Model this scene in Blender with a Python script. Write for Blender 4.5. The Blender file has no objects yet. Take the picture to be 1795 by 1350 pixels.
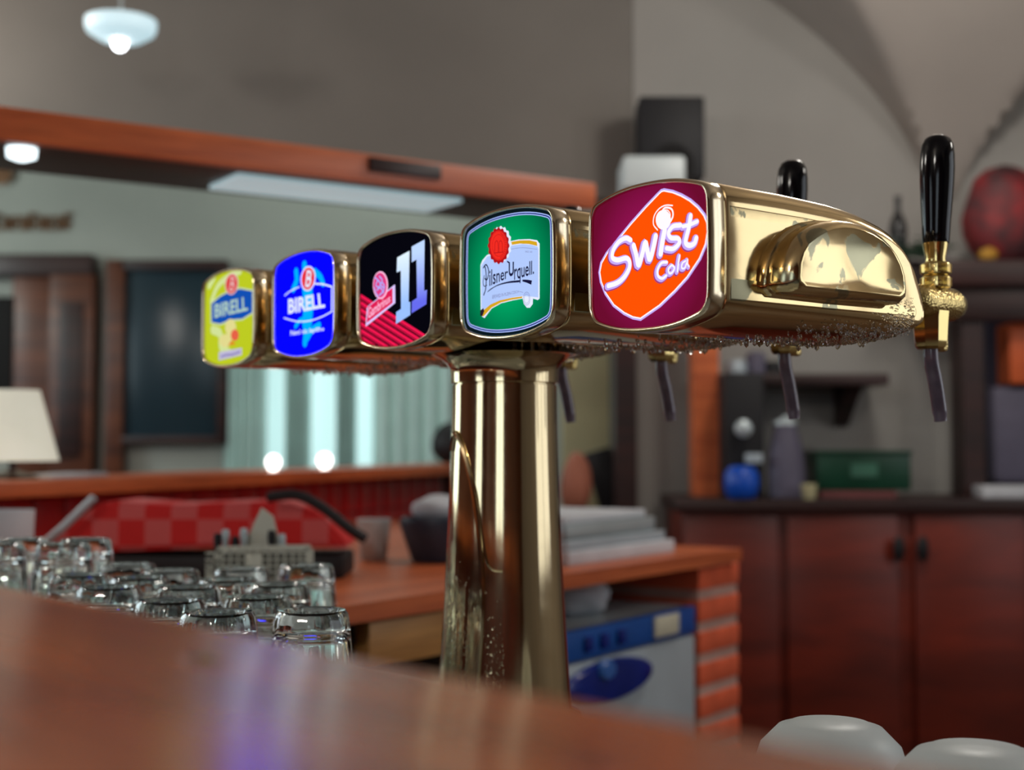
import bpy, bmesh, math, random
import numpy as np
from mathutils import Vector, Matrix
from mathutils.geometry import tessellate_polygon
random.seed(7)
S = bpy.context.scene
COL = S.collection
PI = math.pi
# ------------------------------------------------------------------ camera
F = 2400.0; HOR = 780.0
PITCH = math.atan((HOR - 675) / F)
CAMZ = 1.2
cd = bpy.data.cameras.new('camera'); cam = bpy.data.objects.new('camera', cd); COL.objects.link(cam)
cam.location = (0, 0, CAMZ); cam.rotation_euler = (PI/2 + PITCH, 0, 0)
cd.sensor_width = 36; cd.lens = 36 * F / 1795; cd.clip_start = 0.02; cd.clip_end = 60
cd.dof.use_dof = True; cd.dof.focus_distance = 1.05; cd.dof.aperture_fstop = cd.lens / 1000 / 0.0100
cd.dof.aperture_blades = 0
S.camera = cam
S.view_settings.view_transform = 'Standard'; S.view_settings.look = 'None'
S.view_settings.exposure = 0; S.view_settings.gamma = 1; S.view_settings.use_curve_mapping = False
w = bpy.data.worlds.new('world'); S.world = w; w.use_nodes = True
w.node_tree.nodes['Background'].inputs[0].default_value = (0.6, 0.75, 1, 1)
w.node_tree.nodes['Background'].inputs[1].default_value = 0.8
# ------------------------------------------------------------------ daylight through the windows of the room
def area(name, loc, rot, sx, sy, rad, col):
    l = bpy.data.lights.new(name, 'AREA'); l.shape = 'RECTANGLE'; l.size = sx; l.size_y = sy
    l.energy = rad * PI * sx * sy; l.color = col
    o = bpy.data.objects.new(name, l); COL.objects.link(o); o.location = loc; o.rotation_euler = rot
    return o
XR, XL, YB, YF = 3.3, -4.0, -3.2, 6.6      # room limits
area('daylight_right', (XR + 0.12, 1.25, 1.75), (0, PI/2, 0), 1.6, 2.3, 1.10, (1, 0.97, 0.90))
area('daylight_left', (XL - 0.12, -1.6, 1.8), (0, -PI/2, 0), 1.6, 1.5, 2.2, (0.86, 0.96, 1))
area('daylight_rear', (-0.75, YB - 0.12, 1.8), (PI/2, 0, 0), 1.3, 1.6, 1.9, (0.86, 0.97, 1))
area('daylight_left_far', (XL - 0.12, 3.9, 1.8), (0, -PI/2, 0), 1.6, 2.0, 3.6, (0.78, 0.95, 0.97))

# added fill: unseen point lights around the camera and in the far room
for i_, (x_, y_, z_, p_) in enumerate(((-1.3, -1.3, 2.55, 48), (1.5, -1.0, 2.55, 46), (-2.6, 1.9, 2.5, 34), (2.3, 1.9, 2.4, 22), (-2.2, 4.0, 2.5, 20), (1.0, 3.1, 2.5, 28), (-3.2, 5.5, 2.2, 24), (-0.4, 5.6, 2.85, 24))):
    l_ = bpy.data.lights.new('round_light', 'POINT'); l_.energy = p_; l_.shadow_soft_size = 0.14; l_.color = (1, 0.95, 0.87) if y_ < 5 else (0.88, 1.0, 0.95)
    o_ = bpy.data.objects.new('added_fill_light', l_); COL.objects.link(o_); o_.location = (x_, y_, z_)
# ------------------------------------------------------------------ projection helpers (pixel of the photograph -> point in the room)
def ray(px, py):
    c, s = math.cos(PITCH), math.sin(PITCH)
    x = (px - 897.5) / F; up = (675 - py) / F
    return Vector((x, c - up*s, s + up*c))
def at(px, py, Y):
    r = ray(px, py); return Vector((0, 0, CAMZ)) + r * (Y / r.y)
def hit(px, py, P0, n):
    r = ray(px, py); C0 = Vector((0, 0, CAMZ)); return C0 + r * ((P0 - C0).dot(n) / r.dot(n))

# ------------------------------------------------------------------ materials
def s2l(c):
    return tuple(((v/255)/12.92 if v/255 <= 0.04045 else ((v/255+0.055)/1.055)**2.4) for v in c)
MATS = {}
def mat(name, col, rough=0.5, metal=0.0, var=0.12, scale=8, bump=0.0, bscale=40, emis=None, estr=0, trans=0, ior=1.45, coat=0, stretch=None, col2=None, spec=None):
    if name in MATS: return MATS[name]
    m = bpy.data.materials.new(name); m.use_nodes = True; nt = m.node_tree; N = nt.nodes; L = nt.links
    b = N['Principled BSDF']; MATS[name] = m
    tc = N.new('ShaderNodeTexCoord'); mp = N.new('ShaderNodeMapping'); L.new(tc.outputs['Object'], mp.inputs[0])
    if stretch: mp.inputs['Scale'].default_value = stretch
    nz = N.new('ShaderNodeTexNoise'); nz.inputs['Scale'].default_value = scale; nz.inputs['Detail'].default_value = 5
    L.new(mp.outputs[0], nz.inputs['Vector'])
    mx = N.new('ShaderNodeMix'); mx.data_type = 'RGBA'
    c2 = col2 or tuple(v*(1-var*2) for v in col)
    mx.inputs[6].default_value = (*c2, 1); mx.inputs[7].default_value = (*col, 1)
    rp = N.new('ShaderNodeMapRange'); rp.inputs[1].default_value = 0.35; rp.inputs[2].default_value = 0.65
    L.new(nz.outputs[0], rp.inputs[0]); L.new(rp.outputs[0], mx.inputs[0]); L.new(mx.outputs[2], b.inputs['Base Color'])
    b.inputs['Roughness'].default_value = rough; b.inputs['Metallic'].default_value = metal
    b.inputs['Transmission Weight'].default_value = trans; b.inputs['IOR'].default_value = ior
    b.inputs['Coat Weight'].default_value = coat; b.inputs['Coat Roughness'].default_value = 0.08
    if spec is not None: b.inputs['Specular IOR Level'].default_value = spec
    if emis: b.inputs['Emission Color'].default_value = (*emis, 1); b.inputs['Emission Strength'].default_value = estr
    if bump:
        n2 = N.new('ShaderNodeTexNoise'); n2.inputs['Scale'].default_value = bscale; n2.inputs['Detail'].default_value = 4
        L.new(mp.outputs[0], n2.inputs['Vector'])
        bp = N.new('ShaderNodeBump'); bp.inputs['Strength'].default_value = bump; bp.inputs['Distance'].default_value = 0.002
        L.new(n2.outputs[0], bp.inputs['Height']); L.new(bp.outputs[0], b.inputs['Normal'])
    return m
def wood(name, c1, c2, rough, ang=0.0, coat=0.0, bump=0.1, ring=16.0, grain=1.0):
    m = bpy.data.materials.new(name); m.use_nodes = True; nt = m.node_tree; N = nt.nodes; L = nt.links; b = N['Principled BSDF']
    tc = N.new('ShaderNodeTexCoord'); mp = N.new('ShaderNodeMapping'); L.new(tc.outputs['Object'], mp.inputs[0])
    mp.inputs['Rotation'].default_value = (0, 0, ang)
    m2 = N.new('ShaderNodeMapping'); m2.inputs['Scale'].default_value = (1.2, ring, ring); L.new(mp.outputs[0], m2.inputs[0])
    n1 = N.new('ShaderNodeTexNoise'); n1.inputs['Scale'].default_value = 1.2; n1.inputs['Detail'].default_value = 6; n1.inputs['Distortion'].default_value = 0.8
    L.new(m2.outputs[0], n1.inputs['Vector'])
    m3 = N.new('ShaderNodeMapping'); m3.inputs['Scale'].default_value = (10, 260*grain, 260*grain); L.new(mp.outputs[0], m3.inputs[0])
    n2 = N.new('ShaderNodeTexNoise'); n2.inputs['Scale'].default_value = 1.0; n2.inputs['Detail'].default_value = 4
    L.new(m3.outputs[0], n2.inputs['Vector'])
    r1 = N.new('ShaderNodeMapRange'); r1.inputs[1].default_value = 0.3; r1.inputs[2].default_value = 0.7; L.new(n1.outputs[0], r1.inputs[0])
    mx = N.new('ShaderNodeMix'); mx.data_type = 'RGBA'; mx.inputs[6].default_value = (*c1, 1); mx.inputs[7].default_value = (*c2, 1); L.new(r1.outputs[0], mx.inputs[0])
    m4 = N.new('ShaderNodeMix'); m4.data_type = 'RGBA'; m4.blend_type = 'MULTIPLY'; m4.inputs[0].default_value = 0.5 if grain > 0.9 else 0.6
    cr = N.new('ShaderNodeMapRange'); cr.inputs[1].default_value = 0.3; cr.inputs[2].default_value = 0.6; cr.inputs[3].default_value = 0.45; L.new(n2.outputs[0], cr.inputs[0])
    L.new(mx.outputs[2], m4.inputs[6]); L.new(cr.outputs[0], m4.inputs[7]); L.new(m4.outputs[2], b.inputs['Base Color'])
    b.inputs['Roughness'].default_value = rough; b.inputs['Coat Weight'].default_value = coat; b.inputs['Coat Roughness'].default_value = 0.12
    bp = N.new('ShaderNodeBump'); bp.inputs['Strength'].default_value = bump; bp.inputs['Distance'].default_value = 0.001
    L.new(n2.outputs[0], bp.inputs['Height']); L.new(bp.outputs[0], b.inputs['Normal']); L.new(bp.outputs[0], b.inputs['Coat Normal'])
    MATS[name] = m
    return m
def brass(name, col=(0.74, 0.555, 0.29), rough=0.1, reflect_patch=0.0, frost=False, streak=0):
    m = bpy.data.materials.new(name); m.use_nodes = True; nt = m.node_tree; N = nt.nodes; L = nt.links; b = N['Principled BSDF']
    b.inputs['Metallic'].default_value = 1
    tc = N.new('ShaderNodeTexCoord')
    nz = N.new('ShaderNodeTexNoise'); nz.inputs['Scale'].default_value = 22; nz.inputs['Detail'].default_value = 6; nz.inputs['Distortion'].default_value = 1.2
    L.new(tc.outputs['Object'], nz.inputs['Vector'])
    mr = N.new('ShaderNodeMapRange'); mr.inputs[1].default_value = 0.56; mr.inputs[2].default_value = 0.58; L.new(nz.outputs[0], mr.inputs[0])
    mul = N.new('ShaderNodeMath'); mul.operation = 'MULTIPLY'; mul.inputs[1].default_value = reflect_patch; L.new(mr.outputs[0], mul.inputs[0])
    mx = N.new('ShaderNodeMix'); mx.data_type = 'RGBA'; mx.inputs[6].default_value = (*col, 1); mx.inputs[7].default_value = (0.33, 0.33, 0.22, 1)  # grey-green noise patches paint a reflection into the brass colour
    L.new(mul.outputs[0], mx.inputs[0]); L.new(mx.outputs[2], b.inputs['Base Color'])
    n2 = N.new('ShaderNodeTexNoise'); n2.inputs['Scale'].default_value = 60; n2.inputs['Detail'].default_value = 5; L.new(tc.outputs['Object'], n2.inputs['Vector'])
    rr = N.new('ShaderNodeMapRange'); rr.inputs[3].default_value = rough*0.6; rr.inputs[4].default_value = rough*1.7; L.new(n2.outputs[0], rr.inputs[0])
    ad = N.new('ShaderNodeMath'); ad.operation = 'MULTIPLY_ADD'; ad.inputs[1].default_value = 0.14; L.new(mul.outputs[0], ad.inputs[0]); L.new(rr.outputs[0], ad.inputs[2])
    L.new(ad.outputs[0], b.inputs['Roughness'])
    bp = N.new('ShaderNodeBump')
    if frost:
        v = N.new('ShaderNodeTexVoronoi'); v.inputs['Scale'].default_value = 420; L.new(tc.outputs['Object'], v.inputs['Vector'])
        bp.inputs['Strength'].default_value = 0.45; bp.inputs['Distance'].default_value = 0.0012; bp.invert = True
        L.new(v.outputs['Distance'], bp.inputs['Height'])
    else:
        n3 = N.new('ShaderNodeTexNoise'); n3.inputs['Scale'].default_value = 9; L.new(tc.outputs['Object'], n3.inputs['Vector'])
        bp.inputs['Strength'].default_value = 0.10; bp.inputs['Distance'].default_value = 0.004; L.new(n3.outputs[0], bp.inputs['Height'])
    L.new(bp.outputs[0], b.inputs['Normal'])
    MATS[name] = m
    return m
def glow(name, rgb, k=1.0, rgb2=None, radial=None):
    """backlit print: emits its printed colour, glossy cover"""
    if name in MATS: return MATS[name]
    m = bpy.data.materials.new(name); m.use_nodes = True; nt = m.node_tree; N = nt.nodes; L = nt.links; b = N['Principled BSDF']
    c = s2l(rgb)
    b.inputs['Base Color'].default_value = (*[v*0.1 for v in c], 1); b.inputs['Roughness'].default_value = 0.12
    b.inputs['Specular IOR Level'].default_value = 0.0; b.inputs['IOR'].default_value = 1.12
    b.inputs['Emission Color'].default_value = (*c, 1); b.inputs['Emission Strength'].default_value = k
    if rgb2:
        tc = N.new('ShaderNodeTexCoord'); mx = N.new('ShaderNodeMix'); mx.data_type = 'RGBA'
        mx.inputs[6].default_value = (*c, 1); mx.inputs[7].default_value = (*s2l(rgb2), 1)
        mr = N.new('ShaderNodeMapRange')
        if radial:
            vl = N.new('ShaderNodeVectorMath'); vl.operation = 'LENGTH'; L.new(tc.outputs['Object'], vl.inputs[0]); L.new(vl.outputs['Value'], mr.inputs[0])
            mr.inputs[1].default_value, mr.inputs[2].default_value = radial
        else:
            sp = N.new('ShaderNodeSeparateXYZ'); L.new(tc.outputs['Object'], sp.inputs[0]); L.new(sp.outputs[2], mr.inputs[0])
            mr.inputs[1].default_value = 0.03; mr.inputs[2].default_value = -0.015
        L.new(mr.outputs[0], mx.inputs[0]); L.new(mx.outputs[2], b.inputs['Emission Color'])
    MATS[name] = m
    return m
def bulb(name, col, k):
    m = bpy.data.materials.new(name); m.use_nodes = True; b = m.node_tree.nodes['Principled BSDF']
    b.inputs['Base Color'].default_value = (0.8, 0.8, 0.8, 1); b.inputs['Emission Color'].default_value = (*col, 1); b.inputs['Emission Strength'].default_value = k
    MATS[name] = m
    return m

# ------------------------------------------------------------------ object helpers
def link(o, parent=None):
    COL.objects.link(o)
    if parent: o.parent = parent
    return o
def tag(o, label=None, cat=None, group=None, kind=None):
    if label: o['label'] = label
    if cat: o['category'] = cat
    if group: o['group'] = group
    if kind: o['kind'] = kind
    return o
def empty(name, loc=(0,0,0), rz=0, label=None, cat=None, group=None):
    o = bpy.data.objects.new(name, None); o.empty_display_size = 0.05; COL.objects.link(o); o.location = loc; o.rotation_euler = (0,0,rz)
    return tag(o, label, cat, group)
def obj(name, bm, m, parent=None, smooth=True, sharp=35):
    me = bpy.data.meshes.new(name)
    bmesh.ops.recalc_face_normals(bm, faces=bm.faces[:])
    bm.to_mesh(me); bm.free()
    me.materials.append(MATS[m] if isinstance(m, str) else m)
    if smooth:
        me.shade_smooth(); me.set_sharp_from_angle(angle=math.radians(sharp))
    return link(bpy.data.objects.new(name, me), parent)
def BM(): return bmesh.new()
def box(bm, c, s, bev=0.0, rz=0, M=None):
    r = bmesh.ops.create_cube(bm, size=1)
    T = Matrix.Translation(c) @ Matrix.Rotation(rz, 4, 'Z') @ Matrix.Diagonal((*s, 1))
    if M is not None: T = M @ T
    bmesh.ops.transform(bm, matrix=T, verts=r['verts'])
    if bev:
        es = list({e for v in r['verts'] for e in v.link_edges})
        bmesh.ops.bevel(bm, geom=es, offset=bev, segments=2, profile=0.5, affect='EDGES')
    return bm
def prism(bm, pts, h0, h1, M=None):
    """pts 2-D polygon, extruded from h0 to h1 along z (then M)"""
    a = [bm.verts.new((x, y, h0)) for x, y in pts]; b = [bm.verts.new((x, y, h1)) for x, y in pts]
    n = len(pts)
    fs = [bm.faces.new(a[::-1]), bm.faces.new(b)]
    for i in range(n): fs.append(bm.faces.new((a[i], a[(i+1) % n], b[(i+1) % n], b[i])))
    if M is not None: bmesh.ops.transform(bm, matrix=M, verts=a+b)
    return a, b, fs
def loft(bm, rings, cap=(True, True), closed=True):
    R = [[bm.verts.new(p) for p in r] for r in rings]
    n = len(R[0])
    for k in range(len(R)-1):
        for i in range(n if closed else n-1):
            bm.faces.new((R[k][i], R[k][(i+1) % n], R[k+1][(i+1) % n], R[k+1][i]))
    if cap[0]: bm.faces.new(R[0][::-1])
    if cap[1]: bm.faces.new(R[-1])
    return R
def lathe(bm, prof, segs=32, M=None, cap=(True, True)):
    rings = []
    for r, z in prof:
        rings.append([((M @ Vector((r*math.cos(t), r*math.sin(t), z))) if M else Vector((r*math.cos(t), r*math.sin(t), z))) for t in [2*PI*i/segs for i in range(segs)]])
    return loft(bm, rings, cap)
def catmull(P, n=6):
    P = [Vector(p) for p in P]; out = []
    for i in range(len(P)-1):
        p0 = P[i-1] if i > 0 else P[i]*2-P[i+1]; p1, p2 = P[i], P[i+1]; p3 = P[i+2] if i+2 < len(P) else P[i+1]*2-P[i]
        for k in range(n):
            t = k/n; out.append(0.5*((2*p1)+(p2-p0)*t+(2*p0-5*p1+4*p2-p3)*t*t+(3*p1-p0-3*p2+p3)*t**3))
    out.append(P[-1]); return out
def tube(bm, pts, r, segs=10, n=5):
    P = catmull(pts, n) if n > 1 else [Vector(p) for p in pts]
    rings = []; up = Vector((0.13, 0.2, 0.97))
    for i, p in enumerate(P):
        t = (P[min(i+1, len(P)-1)] - P[max(i-1, 0)]).normalized()
        a = t.cross(up)
        if a.length < 1e-3: a = t.cross(Vector((1, 0, 0)))
        a.normalize(); b = t.cross(a); rr = r(i/(len(P)-1)) if callable(r) else r
        rings.append([p + (a*math.cos(q) + b*math.sin(q))*rr for q in [2*PI*k/segs for k in range(segs)]])
    return loft(bm, rings)
def copy_tree(o, parent=None):
    c = o.copy(); COL.objects.link(c)
    if parent: c.parent = parent
    for ch in [x for x in bpy.data.objects if x.parent == o]: copy_tree(ch, c)
    return c
def R(d): return math.radians(d)

# ------------------------------------------------------------------ material list
wood('bar_wood', s2l((252, 146, 78)), s2l((158, 68, 38)), 0.24, ang=R(90), coat=0.0, bump=0.3, ring=11, grain=0.42)
wood('orange_wood', s2l((224, 118, 66)), s2l((180, 84, 44)), 0.4, ang=R(0), bump=0.1)
wood('red_wood', s2l((128, 40, 20)), s2l((78, 22, 12)), 0.42, ang=0, bump=0.1, ring=6)
wood('dark_wood', s2l((58, 26, 22)), s2l((30, 13, 12)), 0.45, bump=0.1)
wood('brown_wood', s2l((118, 62, 34)), s2l((70, 34, 20)), 0.4, bump=0.1)
wood('tan_wood', s2l((205, 150, 84)), s2l((180, 124, 66)), 0.5, bump=0.1)
mat('plaster', s2l((170, 162, 155)), 0.9, var=0.05, scale=2.5, bump=0.15, bscale=30)
mat('plaster_wall', s2l((172, 176, 168)), 0.9, var=0.05, scale=2, bump=0.15, bscale=30)
mat('plaster_grey', s2l((160, 157, 152)), 0.9, var=0.05, scale=2)
mat('floor_tile', s2l((110, 88, 72)), 0.4, var=0.15, scale=3)
mat('black_plastic', s2l((9, 9, 14)), 0.10, var=0.1, coat=0.0, spec=0.35)
mat('black_matte', s2l((20, 19, 24)), 0.6)
mat('white_ceramic', s2l((206, 216, 218)), 0.42, var=0.03)
mat('white_paper', s2l((205, 208, 214)), 0.8, var=0.05, scale=20)
mat('grey_metal', s2l((176, 188, 196)), 0.4, metal=0.15, var=0.05)
mat('steel', s2l((186, 198, 202)), 0.35, metal=0.4, var=0.05)
mat('blue_panel', s2l((20, 84, 168)), 0.35, var=0.1)
mat('blue_deep', s2l((6, 36, 130)), 0.25)
mat('blue_pale', s2l((60, 110, 190)), 0.3)
mat('label_cream', s2l((220, 214, 190)), 0.6)
mat('teal_pane', s2l((38, 58, 68)), 0.25, var=0.1, scale=2)
mat('dark_void', s2l((14, 11, 12)), 0.8)
mat('brick', s2l((236, 104, 66)), 0.85, var=0.12, scale=14, bump=0.4, bscale=60)
mat('mortar', s2l((205, 165, 152)), 0.95, bump=0.3)
mat('red_tile', s2l((176, 26, 32)), 0.3, var=0.15, scale=6)
mat('tile_joint', s2l((96, 40, 42)), 0.9)
mat('red_cloth', s2l((190, 40, 44)), 0.85, var=0.14, scale=16)
mat('pink_cloth', s2l((186, 80, 82)), 0.85)
mat('red_dark_cloth', s2l((120, 24, 30)), 0.85)
mat('green_plastic', s2l((8, 62, 42)), 0.4)
mat('leaf_green', s2l((24, 66, 34)), 0.6, var=0.3)
mat('cream', s2l((196, 190, 150)), 0.8, var=0.05)
mat('orange_plastic', s2l((226, 104, 52)), 0.5)
mat('purple_grey', s2l((100, 96, 116)), 0.6)
mat('holder_white', s2l((206, 206, 192)), 0.5, var=0.04)
mat('letter_brown', s2l((128, 92, 62)), 0.7)
mat('letter_red', s2l((130, 60, 52)), 0.7)
mat('curtain_white', s2l((222, 246, 242)), 0.9, var=0.04)
mat('shade_cloth', s2l((225, 225, 210)), 0.8, emis=s2l((225, 224, 205)), estr=0.5)
mat('hose', s2l((128, 112, 130)), 0.2, var=0.15, scale=60, trans=0.25, coat=0.5)
mat('water', (0.9, 0.9, 0.9), 0.02, var=0, trans=1.0, ior=1.33)
mat('drop_brass', (0.75, 0.55, 0.34), 0.12, metal=0.75, var=0.2, scale=200)
mat('glass_clear', (0.93, 0.98, 0.97), 0.01, var=0, trans=1.0, ior=1.5)
brass('brass', reflect_patch=0.10)
brass('brass_panel', col=(0.80, 0.61, 0.31), rough=0.11, reflect_patch=0.85)
brass('brass_frost', col=(0.66, 0.50, 0.20), rough=0.16, frost=True)
brass('brass_tap', col=(0.70, 0.54, 0.22), rough=0.12)
brass('brass_rim', col=(0.76, 0.64, 0.44), rough=0.14)
brass('brass_column', col=(0.62, 0.50, 0.30), rough=0.09)
bulb('lamp_glow', (0.50, 0.80, 0.90), 0.75); bulb('lamp_hot', (0.92, 0.95, 1.0), 9.0); bulb('globe', (1.0, 0.99, 0.94), 4.2); bulb('reflection_glow', (0.30, 0.46, 0.50), 0.75); bulb('sky_pane', (0.52, 0.80, 0.80), 0.85)

# ================================================================== SETTING
def struct(name, bm, m, parent=None, smooth=False):
    o = obj(name, bm, m, parent, smooth)
    if parent is None: o['kind'] = 'structure'
    return o
struct('floor', box(BM(), ((XL+XR)/2, (YB+YF)/2, -0.05), (XR-XL+0.6, YF-YB+0.6, 0.1)), 'floor_tile')
# vaulted ceiling: two crossing sets of barrels
def arch(v, edges, spring, rise):
    for a, b in zip(edges, edges[1:]):
        if a <= v <= b:
            t = 2*(v-a)/(b-a)-1
            return spring + rise*math.sqrt(max(0, 1-t*t))
    return spring
def ceil_z(x, y):
    return max(arch(x, (-6.6, -2.6, 1.45, 5.5), 1.75, 1.35), arch(y, (-6.4, -0.9, 4.6, 10.1), 1.75, 1.42))
bm = BM(); nx, ny = 240, 300
G = [[bm.verts.new((XL-0.1+(XR-XL+0.2)*i/nx, YB-0.1+(YF-YB+0.2)*j/ny, ceil_z(XL-0.1+(XR-XL+0.2)*i/nx, YB-0.1+(YF-YB+0.2)*j/ny))) for j in range(ny+1)] for i in range(nx+1)]
for i in range(nx):
    for j in range(ny): bm.faces.new((G[i][j], G[i+1][j], G[i+1][j+1], G[i][j+1]))
ce = struct('ceiling', bm, 'plaster', smooth=True)
so = ce.modifiers.new('thick', 'SOLIDIFY'); so.thickness = 0.12; so.offset = 1
WH = 3.3
def wall_with_hole(name, axis, pos, lo, hi, h0, h1, z0, z1, m, th=0.2, sgn=1):
    bm = BM()
    def seg(a, b, za, zb):
        if b-a < 1e-4 or zb-za < 1e-4: return
        c = (a+b)/2; cz = (za+zb)/2
        if axis == 'x': box(bm, (pos+sgn*th/2, c, cz), (th, b-a, zb-za))
        else: box(bm, (c, pos+sgn*th/2, cz), (b-a, th, zb-za))
    seg(lo, h0, 0, WH); seg(h1, hi, 0, WH); seg(h0, h1, 0, z0); seg(h0, h1, z1, WH)
    return struct(name, bm, m)
def window(name, axis, pos, h0, h1, z0, z1, n, m='brown_wood'):
    r = bpy.data.objects.new(name, None); COL.objects.link(r); r['kind'] = 'structure'
    def b(nm, a0, a1, za, zb, th, mm):
        bm = BM()
        if axis == 'x': box(bm, (pos, (a0+a1)/2, (za+zb)/2), (th, a1-a0, zb-za), 0.004)
        else: box(bm, ((a0+a1)/2, pos, (za+zb)/2), (a1-a0, th, zb-za), 0.004)
        obj(nm, bm, mm, r)
    b('frame_side', h0, h0+0.06, z0, z1, 0.07, m); b('frame_side', h1-0.06, h1, z0, z1, 0.07, m)
    b('frame_top', h0+0.06, h1-0.06, z1-0.06, z1, 0.07, m); b('frame_bottom', h0+0.06, h1-0.06, z0, z0+0.06, 0.07, m)
    for k in range(1, n): c = h0+(h1-h0)*k/n; b('mullion', c-0.025, c+0.025, z0+0.06, z1-0.06, 0.05, m)
    return r
wall_with_hole('wall_right', 'x', XR, YB-0.2, YF+0.2, 0.15, 2.35, 0.98, 2.5, 'plaster')
window('window_1', 'x', XR+0.06, 0.15, 2.35, 0.98, 2.5, 2)
bm = BM()
for a, b_, z0, z1 in ((YB-0.2, -2.35, 0, WH), (-0.85, 2.9, 0, WH), (4.9, YF+0.2, 0, WH), (-2.35, -0.85, 0, 1.0), (-2.35, -0.85, 2.55, WH), (2.9, 4.9, 0, 1.0), (2.9, 4.9, 2.55, WH)):
    box(bm, (XL-0.1, (a+b_)/2, (z0+z1)/2), (0.2, b_-a, z1-z0))
struct('wall_left', bm, 'brown_wood')
window('window_2', 'x', XL-0.06, -2.35, -0.85, 1.0, 2.55, 2); window('window_3', 'x', XL-0.06, 2.9, 4.9, 1.0, 2.55, 3)
wall_with_hole('wall_rear', 'y', YB, XL, XR, -1.4, -0.1, 1.0, 2.55, 'brown_wood', sgn=-1)
window('window_4', 'y', YB-0.06, -1.4, -0.1, 1.0, 2.55, 2)
# far wall of the dining room (left) with curtained window opening
def X_at(px, Y): return at(px, 700, Y).x
cw0, cw1 = X_at(455, YF), X_at(700, YF)
wall_with_hole('wall_far', 'y', YF, XL, XR, cw0, cw1, 0.9, at(600, 560, YF).z, 'plaster_wall')
# wall behind the sideboard (right), nearer
Y2 = 4.55
x2 = X_at(1112, Y2)
struct('wall_back', box(BM(), ((x2+XR)/2, Y2+0.1, WH/2), (XR-x2, 0.2, WH)), 'plaster_grey')
struct('trim_1', box(BM(), (x2-0.035, Y2+0.06, 0.83), (0.07, 0.30, 1.66), 0.004), 'dark_wood')   # post on the end of that wall

# arched header of that wall, crossing the room above the bar opening
bm = BM(); pts_ = []
pts_.append((x2-0.002, at(1112, 352, Y2).z))
for px, py in ((1040, 345), (900, 336), (760, 322), (600, 302), (450, 284), (300, 262), (150, 240), (0, 218), (-150, 190), (-400, 130), (-700, 40)):
    p = at(px, py, Y2); pts_.append((p.x, p.z))
prism(bm, pts_ + [(pts_[-1][0], WH), (pts_[0][0], WH)], -(Y2+0.2), -Y2, Matrix(((1, 0, 0, 0), (0, 0, -1, 0), (0, 1, 0, 0), (0, 0, 0, 1))))
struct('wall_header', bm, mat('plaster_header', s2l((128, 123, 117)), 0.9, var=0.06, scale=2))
# ================================================================== BAR
EY = R(41.5)
eu = Vector((-math.sin(EY), math.cos(EY), 0)); eb = Vector((math.cos(EY), math.sin(EY), 0))
E0 = Vector((0.0152, 0.356, 0))
ZT = CAMZ - 0.065
bar = empty('bar_counter', E0 - eb*0.25, EY, 'long raised wooden bar counter with glossy reddish brown top in front of the taps', 'counter')
bm = BM(); box(bm, (0, 0, ZT-0.02), (0.5, 5.0, 0.04), 0.0045)
top = obj('counter_top', bm, 'bar_wood', bar)
bm = BM(); box(bm, (0.06, 0, (ZT-0.04)/2), (0.24, 4.9, ZT-0.04)); obj('counter_body', bm, 'red_wood', bar, False)
# knots in the counter top
knot_m = mat('knot', s2l((84, 42, 28)), 0.35, coat=0.2)
for px, py in ((355, 1155), (1035, 1345), (432, 1108)):
    bm = BM()
    P = hit(px, py, Vector((0, 0, ZT)), Vector((0, 0, 1))) - (E0 - eb*0.25)
    x, y = P.dot(eb), P.dot(eu)
    r = 0.0075 if px == 355 else 0.005
    lathe(bm, [(r*0.2, 0.0), (r*0.9, 0.0), (r, -0.001)], 14, Matrix.Translation((x, y, ZT+0.00025)) @ Matrix.Diagonal((0.55, 1.5, 1, 1)))
    obj('wood_knot', bm, knot_m, bar, False)

# tower frame
YAW = R(38.43); STEP = 0.16758
u = Vector((-math.sin(YAW), math.cos(YAW), 0)); b = Vector((math.cos(YAW), math.sin(YAW), 0)); a = -u
RZ = math.atan2(a.y, a.x)
O0 = Vector((0.0989, 1.0, CAMZ+0.141))
ZB = 0.93
CC = O0 + u*STEP*2 + b*0.13                                     # column axis
# worktop on which the tower stands
bm = BM()
def hp(v): return (v.x, v.y)
poly = [hp(E0+eb*0.0-eu*1.2), hp(E0+eb*0.0+eu*2.1), (-1.35, 2.02), (-0.27, 1.95), (-0.25, 1.72), hp(CC+b*0.075+u*0.28), hp(CC+b*0.075-u*1.3)]
prism(bm, poly, ZB-0.035, ZB)
wt = tag(obj('worktop', bm, 'steel', None, False), 'low steel worktop behind the bar on which the brass tower and glasses stand', 'worktop')
bm = BM(); prism(bm, [(x*0.995, y*0.99) for x, y in poly], 0.0, ZB-0.037); tag(obj('worktop_cabinet', bm, 'dark_wood', None, False), 'dark cabinet carrying the low worktop behind the bar', 'cabinet')

# ================================================================== BEER TOWER
tower = empty('beer_tower', Vector((CC.x, CC.y, ZB)), RZ, 'polished brass tower with five lit badges and black-handled taps on the worktop', 'beer tower')
MT = Matrix.Translation((CC.x, CC.y, ZB)) @ Matrix.Rotation(RZ, 4, 'Z'); MTi = MT.inverted()
# tower-local: x along a (towards the right of the photo), y backwards, z up.   head i centre:
HZ = [-0.0015, 0.003, 0.0035, 0.004, 0.002]
def head_loc(i): return Vector((STEP*(2-i), -0.13, 0.411 + HZ[i]))
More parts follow.
